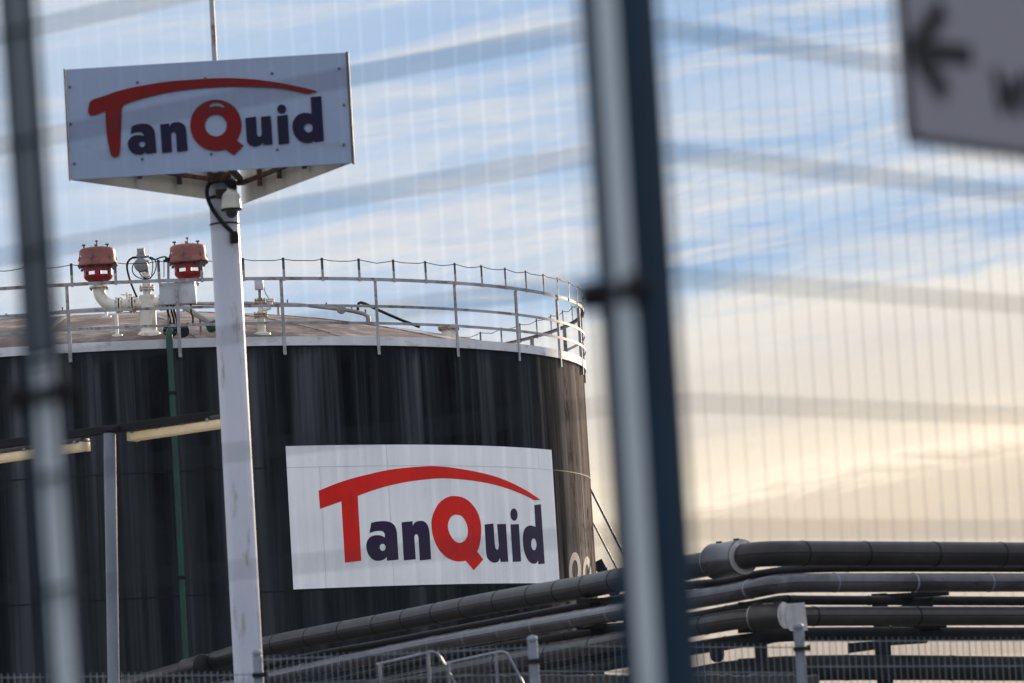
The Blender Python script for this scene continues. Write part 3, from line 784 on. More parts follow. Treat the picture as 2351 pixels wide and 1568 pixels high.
# gauge nozzle with a small box
qn = roof_hit(*crop2(2046, 850))
Yn = qn.y
tn = thing('gauge_nozzle', qn, 'cream flanged nozzle with a small grey box on top, right of the white sign pole', 'gauge nozzle')
N2 = lambda x, y: at(*crop2(x, y), Yn)
xn = N2(2046, 760).x; kn = Yn / FPX * .2930
MB().lathe((xn, Yn, qn.z - .05), ZU, [(.065, 0), (.065, N2(2046, 700).z - qn.z + .05)], 22).build('nozzle', 'cream', tn)
MB().lathe((xn, Yn, qn.z - .04), ZU, [(.15, 0), (.145, .04), (.07, .07)], 22).build('base_collar', 'cream', tn)
flange((xn, Yn, N2(2046, 705).z), ZU, 56 * kn, .034, tn, mats='bolt')
MB().lathe((xn, Yn, N2(2046, 692).z), ZU, [(.035, 0), (.035, N2(2046, 605).z - N2(2046, 692).z)], 18).build('spool', 'cream', tn)
flange((xn, Yn, N2(2046, 598).z), ZU, 43 * kn, .03, tn, mats='bolt')
xs_ = N2(2037, 560).x
MB().tube([(xs_, Yn, N2(2037, 590).z), (xs_, Yn, N2(2037, 505).z)], .026, 12).build('stem', 'galvpost', tn)
bxc = N2(2030, 466); MB().box(bxc, 68 * kn, .12, 84 * kn, bevel=.006).build('gauge_box', 'cabinet', tn)
MB().box((bxc.x, Yn, bxc.z + 44 * kn), 74 * kn, .135, .012).build('rain_hood', 'cabinet', tn)
MB().tube([N2(2046, 590), N2(2052, 640), N2(2058, 740), N2(2068, 820), N2(2066, 858), N2(2040, 876)], .016, 8).build('conduit', 'black', tn)
x2n = N2(2117, 600)
MB().lathe(x2n + ZU * 0 - ZU * .0, ZU, [(.04, -.06), (.04, -.005), (.07, 0), (.07, .02), (.05, .022), (.07, .026), (.07, .045)], 20).build('side_nozzle', 'cream', tn)
MB().tube([N2(2117, 612), N2(2117, 650), N2(2080, 662), N2(2046, 664)], .03, 10).build('side_branch', 'cream', tn)
MB().tube([N2(2070, 490), N2(2078, 530), N2(2100, 565), N2(2108, 590)], .006, 6).build('gauge_wire', 'black', tn)

# ring pipe over the roof crown, and hooked pipe behind
YR = TY - .4
trp = thing('ring_pipe', at(*crop3(300, 500), YR), 'long thin grey pipe carried across the crown of the brown tank roof', 'pipe')
left = [crop2(-150, 765), crop2(0, 745), crop2(160, 722), crop2(500, 678), crop2(820, 655), crop2(1200, 628), crop2(1500, 616), crop2(1920, 612)]
right = [crop3(200, 462), crop3(310, 463), crop3(440, 468), crop3(600, 487), crop3(690, 496), crop3(760, 508), crop3(815, 522), crop3(843, 540), crop3(846, 575)]
MB().tube([at(*p, YR) for p in left + right], [.032] * len(left) + [.032] * 4 + [.036] * 5, 14).build('pipe_run', 'ringpipe', trp)
q = at(*crop3(683, 495), YR); q2 = at(*crop3(740, 505), YR)
MB().lathe(q - Vector((.0, .03, 0)), (q2 - q) + Vector((0, -.35, 0)), [(.085, -.01), (.09, 0), (.09, .02), (.085, .03)], 24).build('flange', 'ringpipe', trp)
m = MB()
for p in (crop2(50, 715), crop2(490, 665), crop3(368, 455), crop3(596, 472), crop3(745, 492), crop3(826, 512)):
    q = at(*p, YR); m.box(q, .022, .02, .10); m.box(q + ZU * .035, .03, .03, .025)
m.build('spray_nozzle', 'dark_flat', trp)
for p in (crop3(312, 470), crop2(833, 660), crop2(1440, 640), crop3(835, 545)):
    q = at(*p, YR); zz = dome_z(q.x, q.y); MB().box((q.x, YR, (q.z + zz) / 2 - .04), .045, .04, max(.06, q.z - zz + .08)).build('pipe_bracket', 'ringpipe', trp, 0)
YH = TY - 1.2
o = MB().tube([at(*crop3(*p), YH) for p in ((782, 500), (780, 478), (786, 460), (798, 455), (822, 462), (880, 490), (960, 526), (1040, 560), (1090, 578), (1145, 600))], .026, 12).build('hooked_pipe', 'steel')
tag(o, 'thin dark hooked pipe sloping down the right slope of the tank roof', 'pipe')
# manhole with a bolted lid
qm = at(*crop3(1317, 640), TY - 3.2); zz = dome_z(qm.x, qm.y)
tm = thing('roof_manhole', (qm.x, qm.y, zz), 'round cream manhole with a rusty bolted lid on the right slope of the roof', 'manhole')
zt_ = at(*crop3(1317, 605), qm.y).z
MB().lathe((qm.x, qm.y, zz - .3), ZU, [(.13, 0), (.13, zt_ - zz + .29)], 26).build('manhole_neck', 'cream', tm)
flange((qm.x, qm.y, zt_), ZU, .19, .03, tm, mats='bolt', nb=12)

# ================================================================== SIGN POLE
YP = 38.0
S1 = lambda x, y: ((340 + x / 3.9204) / 1.7423, (260 + y / 3.9204) / 1.7423)
S2 = lambda x, y: ((740 + x / 3.4574) / 1.7423, (260 + y / 3.4574) / 1.7423)
FL, FR = at(162, 416, YP), at(808, 372, YP)
zbot = (FL.z + FR.z) / 2; ztop = (at(145, 162, YP).z + at(793, 118, YP).z) / 2
apex = at(558, 470, YP + 2.45)
pxc = at(548, 1000, YP + .9).x
YPC = YP + .85
pbot = at(573.5, 1568, YPC)
px_ = at(515, 500, YPC).x
tpole = thing('pylon_sign', (px_, YPC, 0), 'three-sided company name sign with rusty frame on a tall white pole', 'sign')
rp = 33.5 * YPC / FPX
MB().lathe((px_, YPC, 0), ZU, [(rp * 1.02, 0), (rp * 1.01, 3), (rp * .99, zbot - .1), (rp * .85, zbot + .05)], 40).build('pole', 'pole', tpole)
# mast above
mx = at(491, 100, YPC)
MB().lathe((mx.x, YPC, zbot - .4), ZU, [(.030, 0), (.030, ztop - zbot + .4), (.027, ztop - zbot + .45), (.024, ztop - zbot + 2.2)], 14).build('mast', 'rust' if 0 else 'rail', tpole)
corner = [Vector((FL.x, YP, 0)), Vector((FR.x, YP, 0)), Vector((apex.x, apex.y, 0))]
def face(a, b, inner, gap0=0., gap1=0., name='sign_panel', mat='signwhite'):
    d = (b - a).normalized(); nrm = Vector((d.y, -d.x, 0))
    if nrm.dot((a + b) / 2 - (corner[0] + corner[1] + corner[2]) / 3) < 0: nrm = -nrm
    L = (b - a).length
    m = MB(); m.box((a + b) / 2 + d * (gap0 - gap1) / 2 + ZU * (zbot + ztop) / 2 - nrm * .006, L - gap0 - gap1, .012, ztop - zbot, (d, nrm, ZU), bevel=.003)
    return m.build(name, mat, tpole, 0), d, nrm
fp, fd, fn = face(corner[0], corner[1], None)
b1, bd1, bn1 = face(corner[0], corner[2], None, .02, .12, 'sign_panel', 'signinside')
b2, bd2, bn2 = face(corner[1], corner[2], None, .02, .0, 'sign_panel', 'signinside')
# edge trims
m = MB()
m.box(corner[0] + ZU * (zbot + ztop) / 2 + Vector((-.008, .01, 0)), .014, .05, ztop - zbot + .01)
m.build('edge_trim', 'signedge', tpole, 0)
m = MB(); m.box(corner[1] + ZU * (zbot + ztop) / 2 + Vector((.014, .02, 0)), .026, .06, ztop - zbot + .01); m.build('edge_trim', 'signedge', tpole, 0)
# rusty frame inside the prism
fr = MB()
for a, b_ in ((0, 1), (0, 2), (1, 2)):
    A_ = corner[a]; B_ = corner[b_]; cen = (corner[0] + corner[1] + corner[2]) / 3
    ia = A_.lerp(cen, .08); ib = B_.lerp(cen, .08); d = (ib - ia).normalized()
    for zz in (zbot + .20, ztop - .12): fr.box((ia + ib) / 2 + ZU * zz, (ib - ia).length, .045, .04, (d, Vector((d.y, -d.x, 0)), ZU))
for k in (0, 1, 2):
    A_ = corner[k]; hub = Vector((px_, YPC, 0)); d = (A_ - hub).normalized()
    fr.box(A_.lerp(hub, .5) + ZU * (zbot + .25), (A_ - hub).length * .9, .05, .05, (d, Vector((d.y, -d.x, 0)), ZU))
for k, (a, b_) in enumerate(((0, 2), (1, 2))):
    for t_ in (.35, .6, .8):
        q = corner[a].lerp(corner[b_], t_).lerp((corner[0] + corner[1] + corner[2]) / 3, .08); fr.box(q + ZU * (zbot + .27), .05, .05, .34)
fr.build('inner_frame', 'rust', tpole, 0)
# lettering on the front face
def fconv(S):
    def f(x, y):
        q = at(*S(x, y), YP - .012); return (q.x, q.z)
    return f
F1, F2 = fconv(S1), fconv(S2)
flay = lambda s, t, w: Vector((s, YP - .0125 - w, t))
ts1 = [(100, 555), (300, 485), (500, 415), (700, 362), (900, 322), (1150, 280), (1400, 250)]
c21 = lambda x, y: ((740 + x / 3.4574 - 340) * 3.9204, (y / 3.4574) * 3.9204)
top2 = [c21(*p) for p in ((150, 199), (400, 184), (600, 180), (800, 188), (1000, 203), (1200, 228), (1400, 262), (1600, 305), (1750, 342))]
low2 = [c21(*p) for p in ((1500, 357), (1300, 322), (1100, 307), (900, 300), (700, 298), (500, 303), (300, 315), (100, 333))]
TS = ts1 + top2 + [(*c21(1838, 369), 1), (*c21(1690, 402), 1)] + low2 + [(1400, 412), (1200, 450), (1000, 497), (850, 540), (700, 588), (625, 617), (588, 660), (575, 720), (570, 900), (560, 1150), (552, 1320), (535, 1410), (505, 1438), (440, 1440),
     (410, 1415), (380, 1300), (350, 1150), (330, 950), (322, 800), (318, 717, 1), (240, 755), (150, 785), (90, 788), (60, 765), (47, 710), (60, 640)]
aS = [(735, 962, 1), (830, 930), (930, 920), (1020, 945), (1080, 1010), (1100, 1090, 1), (1120, 1372, 1), (962, 1392, 1), (955, 1360, 1), (900, 1395), (840, 1404), (760, 1385), (700, 1330), (672, 1250), (680, 1190), (720, 1135), (790, 1102), (860, 1100), (925, 1112, 1), (905, 1065), (860, 1047), (790, 1052), (715, 1080, 1)]
nS = [(1180, 933, 1), (1318, 917, 1), (1322, 965, 1), (1360, 915), (1440, 895), (1520, 910), (1570, 960), (1588, 1040, 1), (1612, 1338, 1), (1445, 1362, 1), (1428, 1100, 1), (1415, 1060), (1385, 1045), (1358, 1062), (1350, 1100, 1), (1364, 1360, 1), (1212, 1378, 1)]
QS = [(718, 1045, 1), (810, 1115, 1), (676, 1245, 1), (552, 1165, 1)]
for k in range(1, 30):
    a = R_(69.4 + (326.6) * k / 30); QS.append((427 + 354 * math.cos(a), 832 + 355 * math.sin(a)))
hl = [(335, 560), (380, 528), (430, 518), (490, 530), (535, 562), (548, 582), (525, 592), (480, 572), (430, 566), (385, 572), (355, 583)]
uS = [(835, 733, 1), (982, 712, 1), (993, 950, 1), (1005, 980), (1030, 990), (1055, 978), (1062, 950, 1), (1050, 716, 1), (1187, 702, 1), (1212, 1095, 1), (1088, 1106, 1), (1085, 1065, 1), (1030, 1110), (965, 1125), (900, 1105), (862, 1060), (853, 990, 1)]
iS = [(1272, 708, 1), (1420, 686, 1), (1443, 1078, 1), (1296, 1100, 1)]
dS = [(1738, 443, 1), (1882, 430, 1), (1920, 1046, 1), (1790, 1066, 1), (1785, 1042, 1), (1740, 1072), (1680, 1078), (1590, 1050), (1520, 970), (1488, 870), (1500, 780), (1550, 700), (1620, 665), (1690, 662), (1752, 675, 1)]
sheet('letter', [outline(TS, F1)], flay, .004, 'signred', fp, label='dark red letter T with a long arched bar')
sheet('letter', [outline(aS, F1), ell(897, 1240, 48, 48, F1)], flay, .004, 'signblue', fp)
sheet('letter', [outline(nS, F1)], flay, .004, 'signblue', fp)
sheet('letter', [outline(QS, F2), ell(428, 835, 152, 152, F2), outline(hl, F2)], flay, .004, 'signred', fp, label='dark red letter Q with a small highlight')
sheet('letter', [outline(uS, F2)], flay, .004, 'signblue', fp)
sheet('letter', [outline(iS, F2), ell(1337, 608, 62, 62, F2)], flay, .004, 'signblue', fp)
sheet('letter', [outline(dS, F2), ell(1707, 868, 61, 64, F2)], flay, .004, 'signblue', fp)
for S, pts in ((S1, ((822, 272), (1885, 207), (900, 1470), (1978, 1393))), (S2, ((1203, 115), (2130, 47), (2198, 552), (2195, 1102), (1276, 1170))),
               (lambda x, y: (x / 1.5673 / 1.7423, y / 1.5673 / 1.7423), ((437, 545), (442, 776), (465, 1025)))):
    for p in pts:
        q = at(*S(*p), YP - .013); MB().lathe(q, (0, -1, 0), [(.014, 0), (.013, .005), (.006, .008)], 10).build('screw', 'dark_flat', fp)

# camera on the pole, with bracket
C = lambda x, y, Y=YPC - .30: at((700 + x / 4.612) / 1.7423, (640 + y / 4.612) / 1.7423, Y)
kc = (YPC - .3) / FPX / 4.612 / 1.7423
cc = C(1035, 760)
tcam = thing('security_camera', cc, 'white dome security camera with dark glass hanging from the sign pole', 'camera')
zc2 = lambda y: C(1035, y).z
MB().lathe((cc.x, cc.y, 0), ZU, [(192 * kc, zc2(905)), (188 * kc, zc2(880)), (172 * kc, zc2(720)), (160 * kc, zc2(650)), (120 * kc, zc2(600)), (75 * kc, zc2(560)), (60 * kc, zc2(520))], 32).build('housing', 'cream', tcam)
MB().lathe((cc.x, cc.y, 0), ZU, [(196 * kc, zc2(925)), (198 * kc, zc2(905)), (192 * kc, zc2(898))], 32).build('shade_ring', 'black', tcam)
pr = [(125 * kc * math.cos(a), zc2(925) - 150 * kc * math.sin(a)) for a in [k / 8 * PI / 2 * .999 for k in range(9)]]
MB().lathe((cc.x, cc.y, 0), ZU, pr, 28).build('glass_dome', 'dome', tcam)
MB().tube([C(1060, 540), C(1060, 480), C(1040, 430), at((700 + 960 / 4.612) / 1.7423, (640 + 380 / 4.612) / 1.7423, YPC)], .045, 14).build('bracket', 'black', tcam)
MB().box(C(880, 620, YPC - .19), .14, .06, .09, bevel=.006).build('wall_plate', 'rust', tcam)
# collars on pole top, cable and strap
for y_, h_, m_ in ((700, .035, 'black'), (1180, .02, 'black')):
    zc_ = at((700 + 760 / 4.612) / 1.7423, (640 + y_ / 4.612) / 1.7423, YPC - .15).z
    o = MB().lathe((px_, YPC, zc_), ZU, [(rp * .99, 0), (rp + .006, .002), (rp + .006, h_ - .002), (rp * .99, h_)], 36).build('pipe_strap', m_, tpole)
m = MB(); m.box(at(505, 405, YPC - .1) - ZU * .02, .22, .20, .10, bevel=.01); m.build('top_bracket', 'rust', tpole)
cab = [(760, 385), (700, 385), (640, 430), (600, 510), (590, 600), (600, 690), (635, 790), (690, 900), (780, 1040), (870, 1150), (960, 1240), (1040, 1310), (1090, 1380), (1098, 1440)]
pts = []
for x, y in cab:
    q = at((700 + x / 4.612) / 1.7423, (640 + y / 4.612) / 1.7423, YPC - rp - .02)
    pts.append(q)
o = MB().tube(pts, .021, 12).build('cable', 'black'); tag(o, 'thick black cable curling down the white sign pole beside the dome camera', 'cable')
tpl = thing('cable_plug', pts[-1], 'black plug on the end of the cable on the white sign pole', 'plug')
MB().lathe(pts[-1] - ZU * .05, ZU, [(.038, 0), (.045, .01), (.045, .09), (.034, .115)], 14).build('plug_body', 'black', tpl)

# ================================================================== LAMP GANTRY
YL = 42.0
def lamp_gantry():
    d1, d2 = (237 + 266) / 2, (251 + 271) / 2
    a, b_ = at(d1, 995, YL), at(d2, 1568, YL)
    t = thing('lamp_gantry', Vector((b_.x, YL, 0)), 'slim grey lamp post carrying a dark sloping beam in front of the black tank', 'lamp post')
    ext = b_ + (b_ - a) * (b_.z / (a.z - b_.z))
    MB().tube([a, b_, ext], [.067, .062, .062], 20).build('post', 'galvpost', t)
    A_, B_ = at(-40, 1026, YL + .9), at(560, 944, YL - .6)
    d = (B_ - A_).normalized(); s_ = Vector((0, 0, 1)).cross(d).normalized(); u_ = d.cross(s_)
    MB().box((A_ + B_) / 2, (B_ - A_).length, .11, .085, (d, s_, u_), bevel=.004).build('beam', 'steel', t, 0)
    MB().box(at(d1 + 2, 985, YL), .14, .14, .05, (d, s_, u_), bevel=.004).build('beam_bracket', 'steel', t, 0)
    return d, s_, u_
gd, gs, gu = lamp_gantry()
def tube_lamp(a, b_, Ya, Yb, lab):
    A_, B_ = at(*a, Ya), at(*b_, Yb); d = (B_ - A_).normalized(); s_ = ZU.cross(d).normalized(); u_ = d.cross(s_); L = (B_ - A_).length; c = (A_ + B_) / 2
    t = thing('tube_lamp', c, lab, 'lamp', 'long tube lamps under the dark beam')
    MB().box(c + u_ * .055, L, .18, .045, (d, s_, u_), bevel=.008).build('housing', 'lampbody', t)
    for k in (-1, 1): MB().box(c - u_ * .012 + d * (k * (L / 2 - .012)), .035, .182, .10, (d, s_, u_), bevel=.01).build('end_cap', 'lampcover', t)
    m = MB(); m.box(c - u_ * .015, L - .02, .17, .092, (d, s_, u_), bevel=.034); m.build('lamp_cover', 'lampcover', t)
    for k in range(5): MB().box(c + u_ * .035 + d * (L * (k / 4 - .5) * .9) - s_ * .094, .035, .008, .035, (d, s_, u_)).build('clip', 'galv', t, 0)
    for k in (-.35, .35): MB().box(c + u_ * .10 + d * (L * k), .03, .03, .06, (d, s_, u_)).build('hanger', 'steel', t, 0)
tube_lamp((303, 1000), (560, 962), YL + .2, YL - .6, 'yellowed tube lamp whose end goes behind the white sign pole')
tube_lamp((-60, 1058), (196, 1022), YL + 1.0, YL + .3, 'yellowed tube lamp at the very left, behind the blurred fence post')

# ================================================================== PIPE BRIDGE
def dense(pts, n=5):
    P = [Vector(p) for p in pts]; out = []
    for i in range(len(P) - 1):
        h = P[max(0, i - 1)]; k = P[min(len(P) - 1, i + 2)]
        for s in range(n):
            t = s / n
            out.append((P[i] * 2 + (P[i + 1] - h) * t + (h * 2 - P[i] * 5 + P[i + 1] * 4 - k) * t * t + (-h + P[i] * 3 - P[i + 1] * 3 + k) * t ** 3) * .5)
    out.append(P[-1]); return out
def yx(x):      # plan distance of the pipe bridge: runs away to the left, nearest at the bend, then away to the right
    tab = [(-200, 60), (100, 57), (245, 56), (610, 52), (1028, 47), (1415, 42), (1600, 40), (1760, 39), (2351, 41), (2900, 43)]
    for (a, b_), (c, d) in zip(tab, tab[1:]):
        if x <= c: return b_ + (d - b_) * (x - a) / (c - a)
    return 44
def pipe(label, pts, rpx, dY, mat, bands, bandmat=None, name='insulated_pipe', cat='pipe', group='lagged pipes of the pipe bridge', seam=True):
    W = [at(x, y, yx(x) + dY) for x, y in pts]; r = rpx * (39.5 + dY) / FPX
    # split long straights so that cladding bands can sit on them
    D = dense(W, 6)
    t = thing(name, D[len(D) // 2], label, cat, group)
    c = MB().tube(D, r, 40).build('cladding', mat, t)
    # cladding bands at even spacing
    L = [0]
    for a, b_ in zip(D, D[1:]): L.append(L[-1] + (b_ - a).length)
    def pos(s):
        for i in range(len(L) - 1):
            if s <= L[i + 1]:
                k = (s - L[i]) / max(1e-6, L[i + 1] - L[i]); return D[i].lerp(D[i + 1], k), (D[i + 1] - D[i]).normalized()
        return D[-1], (D[-1] - D[-2]).normalized()
    s = .3
    while s < L[-1] - .1:
        q, d = pos(s)
        if q.x > -7.5 and q.x < 6.3:
            MB().lathe(q - d * .012, d, [(r, 0), (r + .004, .002), (r + .005, .010), (r + .003, .020), (r, .023)], 28, cap=False).build('cladding_band', bandmat or mat, t)
        s += bands * random.uniform(.85, 1.15)
    if seam:
        ln = []
        for i in range(len(D)):
            dd = (D[min(i + 1, len(D) - 1)] - D[max(0, i - 1)]).normalized(); sd = Vector((0, 0, 1)).cross(dd).normalized(); up = dd.cross(sd)
            cand = sd if sd.y < 0 else -sd
            ln.append(D[i] + (cand * .92 + up * .02).normalized() * (r + .001))
        MB().tube(ln, .0045, 5).build('lap_seam', 'black', t)
    return t, D, r, pos, L
p1 = [(-120, 1665), (100, 1618), (245, 1588), (430, 1538), (610, 1484), (923, 1424), (1122, 1385), (1329, 1350), (1415, 1333), (1560, 1306), (1640, 1292), (1690, 1283), (1730, 1274), (1790, 1271), (1900, 1271), (2351, 1273), (2700, 1276)]
t1, D1, r1, pos1, L1 = pipe('topmost thick dark lagged pipe, crossing in front of the tank and its logo panel', p1, 29, 0, 'clad', .95, 'black')
def casing(t, a, b_, Ya, Yb, R, mat='clad', end='endcap', face='both'):
    A_, B_ = at(*a, Ya), at(*b_, Yb); d = (B_ - A_).normalized(); L = (B_ - A_).length
    c = MB().lathe(A_, d, [(R * .6, 0), (R, .002), (R + .004, .01), (R, .02), (R, L - .02), (R + .004, L - .01), (R, L - .002), (R * .6, L)], 32).build('valve_casing', mat, t)
    for s, q, f in ((-1, A_, 'a'), (1, B_, 'b')):
        MB().lathe(q + d * (.003 * s), d * s, [(R - .003, 0), (R - .003, .006), (R * .55, .008)], 32).build('end_plate', end, c)
    m = MB(); side = Vector((0, 0, 1)).cross(d).normalized()
    for k in (.2, .8): m.box(A_.lerp(B_, k) + ZU * (R + .006) , .07, .03, .02, (d, side, d.cross(side)))
    m.build('latch', 'steel', c, 0)
casing(t1, (1640, 1289), (1707, 1279), 39.75, 39.3, 40.5 * 39.5 / FPX, 'clad2')
casing(t1, (428, 1537), (466, 1526), 53.6, 53.2, 24 * 53.5 / FPX, 'clad', 'clad')
p2 = [(200, 1640), (500, 1583), (610, 1559), (820, 1515), (1028, 1473), (1388, 1411), (1575, 1379), (1671, 1363), (1758, 1346), (1800, 1340), (1890, 1338), (2351, 1337.5), (2700, 1338)]
t2, D2, r2, pos2, L2 = pipe('lighter grey lagged pipe, second from the top of the pipe bridge', p2, 22, -.35, 'clad2', 1.2, 'galvpost')
for a, b_ in (((1752, 1347), (1800, 1340)),):
    pass
p3 = [(500, 1620), (700, 1580), (1028, 1507), (1388, 1446), (1583, 1417), (1741, 1387), (1802, 1377), (1868, 1378), (2351, 1380), (2700, 1381)]
pipe('thin black pipe between the lighter grey pipe and the pipe with the end plate', p3, 11, .5, 'steel', 2.2, seam=False)
p4 = [(500, 1650), (800, 1590), (1028, 1543), (1388, 1477), (1600, 1438), (1715, 1420), (1790, 1418), (1855, 1415), (2351, 1414), (2700, 1415)]
t4, D4, r4, pos4, L4 = pipe('dark scuffed lagged pipe with a bulky casing and pale half-round end plate', p4, 22.5, -.3, 'clad3', 1.5, 'black')
# bulky casing with a flat end plate on the fourth pipe
casing(t4, (1732, 1418), (1800, 1413), 38.8, 38.6, 31 * 38.7 / FPX, 'clad3')
A_ = at(1826, 1417, 38.35); w_ = 48 * 38.4 / FPX; h_ = 64 * 38.4 / FPX
lp = [(-w_ * .5, h_ / 2), (w_ * .5, h_ / 2), (w_ * .5, -h_ / 2), (-w_ * .1, -h_ / 2)]
for k in range(1, 10):
    a = k / 10 * PI; lp.append((-w_ * .2 - w_ * .33 * math.sin(a), -h_ / 2 * math.cos(a)))
sheet('end_plate', [lp], lambda s, t, w: Vector((A_.x + s + t * -.05, A_.y - w - s * .2, A_.z + t)), .05, 'endcap', t4)
p5 = [(700, 1650), (1100, 1580), (1388, 1527), (1600, 1487), (1740, 1467), (1855, 1456), (2351, 1455), (2700, 1455)]
t5, *_ = pipe('black pipe just under the scuffed pipe, above the strip of open sky', p5, 15.5, .3, 'steel', 2.0, seam=False)
q = at(1646, 1500, yx(1646)); MB().lathe(q - ZU * .07, ZU, [(.03, -.02), (.065, .01), (.075, .05), (.075, .13)], 18).build('drain_pot', 'steel', t5)
p6 = [(1100, 1680), (1400, 1606), (1590, 1562), (1700, 1544), (1850, 1534), (2100, 1533), (2351, 1535), (2700, 1536)]
t6, *_ = pipe('lowest thick black pipe, seen through the wire mesh fence on the right', p6, 29, .2, 'steel', 1.3, seam=False)
# extra dark pipes lying behind, left of the bend
p7 = [(-100, 1720), (300, 1640), (610, 1530), (923, 1468), (1329, 1392), (1560, 1350), (1660, 1338), (1760, 1318), (1900, 1306), (2351, 1306), (2700, 1308)]
pipe('black pipe in the shade directly beneath the topmost thick pipe', [(x, y + (0 if x < 1500 else -2)) for x, y in p7], 10, .9, 'steel', 2.4, seam=False)
p8 = [(900, 1640), (1100, 1600), (1388, 1562), (1500, 1545), (1640, 1520)]
pipe('short black pipe low down behind the tube handrails', [(300, 1720), (700, 1640), (1028, 1573), (1388, 1505), (1560, 1470)], 17, .6, 'steel', 2.0, seam=False)

def rack(xpx, Y, label, w, top):
    b_ = at(xpx, 1560, Y)
    t = thing('pipe_support', (b_.x, Y, 0), label, 'pipe support', 'dark steel supports of the pipe bridge')
    z1 = at(xpx, top, Y).z
    MB().box((b_.x, Y, z1 / 2), w, .12, z1).build('column', 'steel', t, 0)
    for yy, x0, x1 in ((1366, xpx - 18, xpx + 145), (1440, xpx - 20, xpx + 140), (1476, xpx - 70, xpx + 95)):
        c = at((x0 + x1) / 2, yy, Y - .1); MB().box(c, (x1 - x0) * Y / FPX, .14, .05).build('cross_arm', 'steel', t, 0)
    # gussets
    for yy in (1370, 1444):
        P = [at(xpx + 18, yy + 26, Y - .1), at(xpx + 110, yy, Y - .1), at(xpx + 110, yy + 22, Y - .1)]
        m = MB(); m.add([p + Vector((0, .01, 0)) for p in P] + [p - Vector((0, .01, 0)) for p in P], [(0, 1, 2), (5, 4, 3), (0, 3, 4, 1), (1, 4, 5, 2), (2, 5, 3, 0)]); m.build('gusset', 'steel', t, 0)
    for yy in (1364, 1440):
        MB().box(at(xpx + 92, yy, Y - .12), 54 * Y / FPX, .2, .03).build('pipe_shoe', 'steel', t, 0)
    m = MB(); P = [at(xpx - 85, 1476, Y - .3), at(xpx - 85, 1500, Y - .3), at(xpx + 5, 1488, Y - .3), at(xpx + 5, 1476, Y - .3)]
    m.add([p + Vector((0, .04, 0)) for p in P] + [p - Vector((0, .04, 0)) for p in P], [(0, 1, 2, 3), (7, 6, 5, 4), (0, 4, 5, 1), (1, 5, 6, 2), (2, 6, 7, 3), (3, 7, 4, 0)]); m.build('bracket', 'steel', t, 0)
rack(2032, 40.6, 'dark steel pipe support standing near the right edge with brackets', .155, 1362)
def rack2(xpx, Y, ytop, label):
    b_ = at(xpx, 1560, Y); t = thing('pipe_support', (b_.x, Y, 0), label, 'pipe support', 'dark steel supports of the pipe bridge')
    z1 = at(xpx, ytop, Y).z; MB().box((b_.x, Y, z1 / 2), .12, .12, z1).build('column', 'steel', t, 0)
    for yy in (ytop, ytop + 60, ytop + 130): MB().box(at(xpx, yy, Y - .1), .5, .16, .05).build('cross_arm', 'steel', t, 0)
rack2(1376, 42.9, 1378, 'dark pipe support half hidden by the blurred dark post')
rack2(1752, 39.6, 1385, 'short dark support post under the bend of the grey pipe')

# ================================================================== MID-GROUND FENCE, HANDRAILS, WALL
YF = 31.0
def mesh_fence():
    c = at(1222, 1500, YF)
    t = thing('wire_fence', (c.x, YF, 0), 'grey wire mesh fence with capped grey posts along the bottom, in front of the pipes', 'fence')
    posts = [(590, 1502, 1.0), (1222, 1470, 1.15), (1833, 1442, 1.15)]
    pxs = [-25]
    for x, y, w in posts:
        q = at(x, y, YF); ww = .068 * w
        o = MB().box((q.x, YF, q.z / 2), ww, .05, q.z, bevel=.006).build('post', 'galvpost', t)
        MB().lathe((q.x, YF, q.z - .004), ZU, [(ww * .58, 0), (ww * .58, .02), (ww * .42, .036), (.001, .046)], 12).build('post_cap', 'galvpost', o)
        zc3 = at(x, y + 48, YF).z
        MB().box((q.x + .012, YF - .012, zc3), ww + .045, .075, .035, bevel=.004).build('clamp', 'black', o)
        MB().box((q.x + ww / 2 + .03, YF - .03, zc3 + .004), .03, .03, .05, bevel=.004).build('clamp_bolt', 'black', o)
        pxs.append(q.x)
    def panel(a, b_, step=0.05):
        P0, P1 = at(*a, YF - .03), at(*b_, YF - .03); L = P1.x - P0.x; slope = (P1.z - P0.z) / L; m = MB()
        n = int(L / step)
        for k in range(n + 1):
            x = P0.x + k * step; z = P0.z + slope * k * step
            m.box((x, YF - .03, (z + .03) / 2 + .05), .005, .005, z + .03 - .1)
        k = 0
        while P0.z - k * .2 > .1:
            for dy in (-.006, .006):
                m.box(((P0.x + P1.x) / 2, YF - .03 + dy, (P0.z + P1.z) / 2 - k * .2), L, .006, .008, (Vector((1, 0, slope)).normalized(), Vector((0, 1, 0)), Vector((-slope, 0, 1)).normalized()))
            k += 1
        m.build('mesh_panel', 'farwire', t, 0)
    panel((-40, 1556), (582, 1549)); panel((600, 1515), (1211, 1487)); panel((1235, 1483), (1822, 1486)); panel((1845, 1472), (2440, 1470))
mesh_fence()

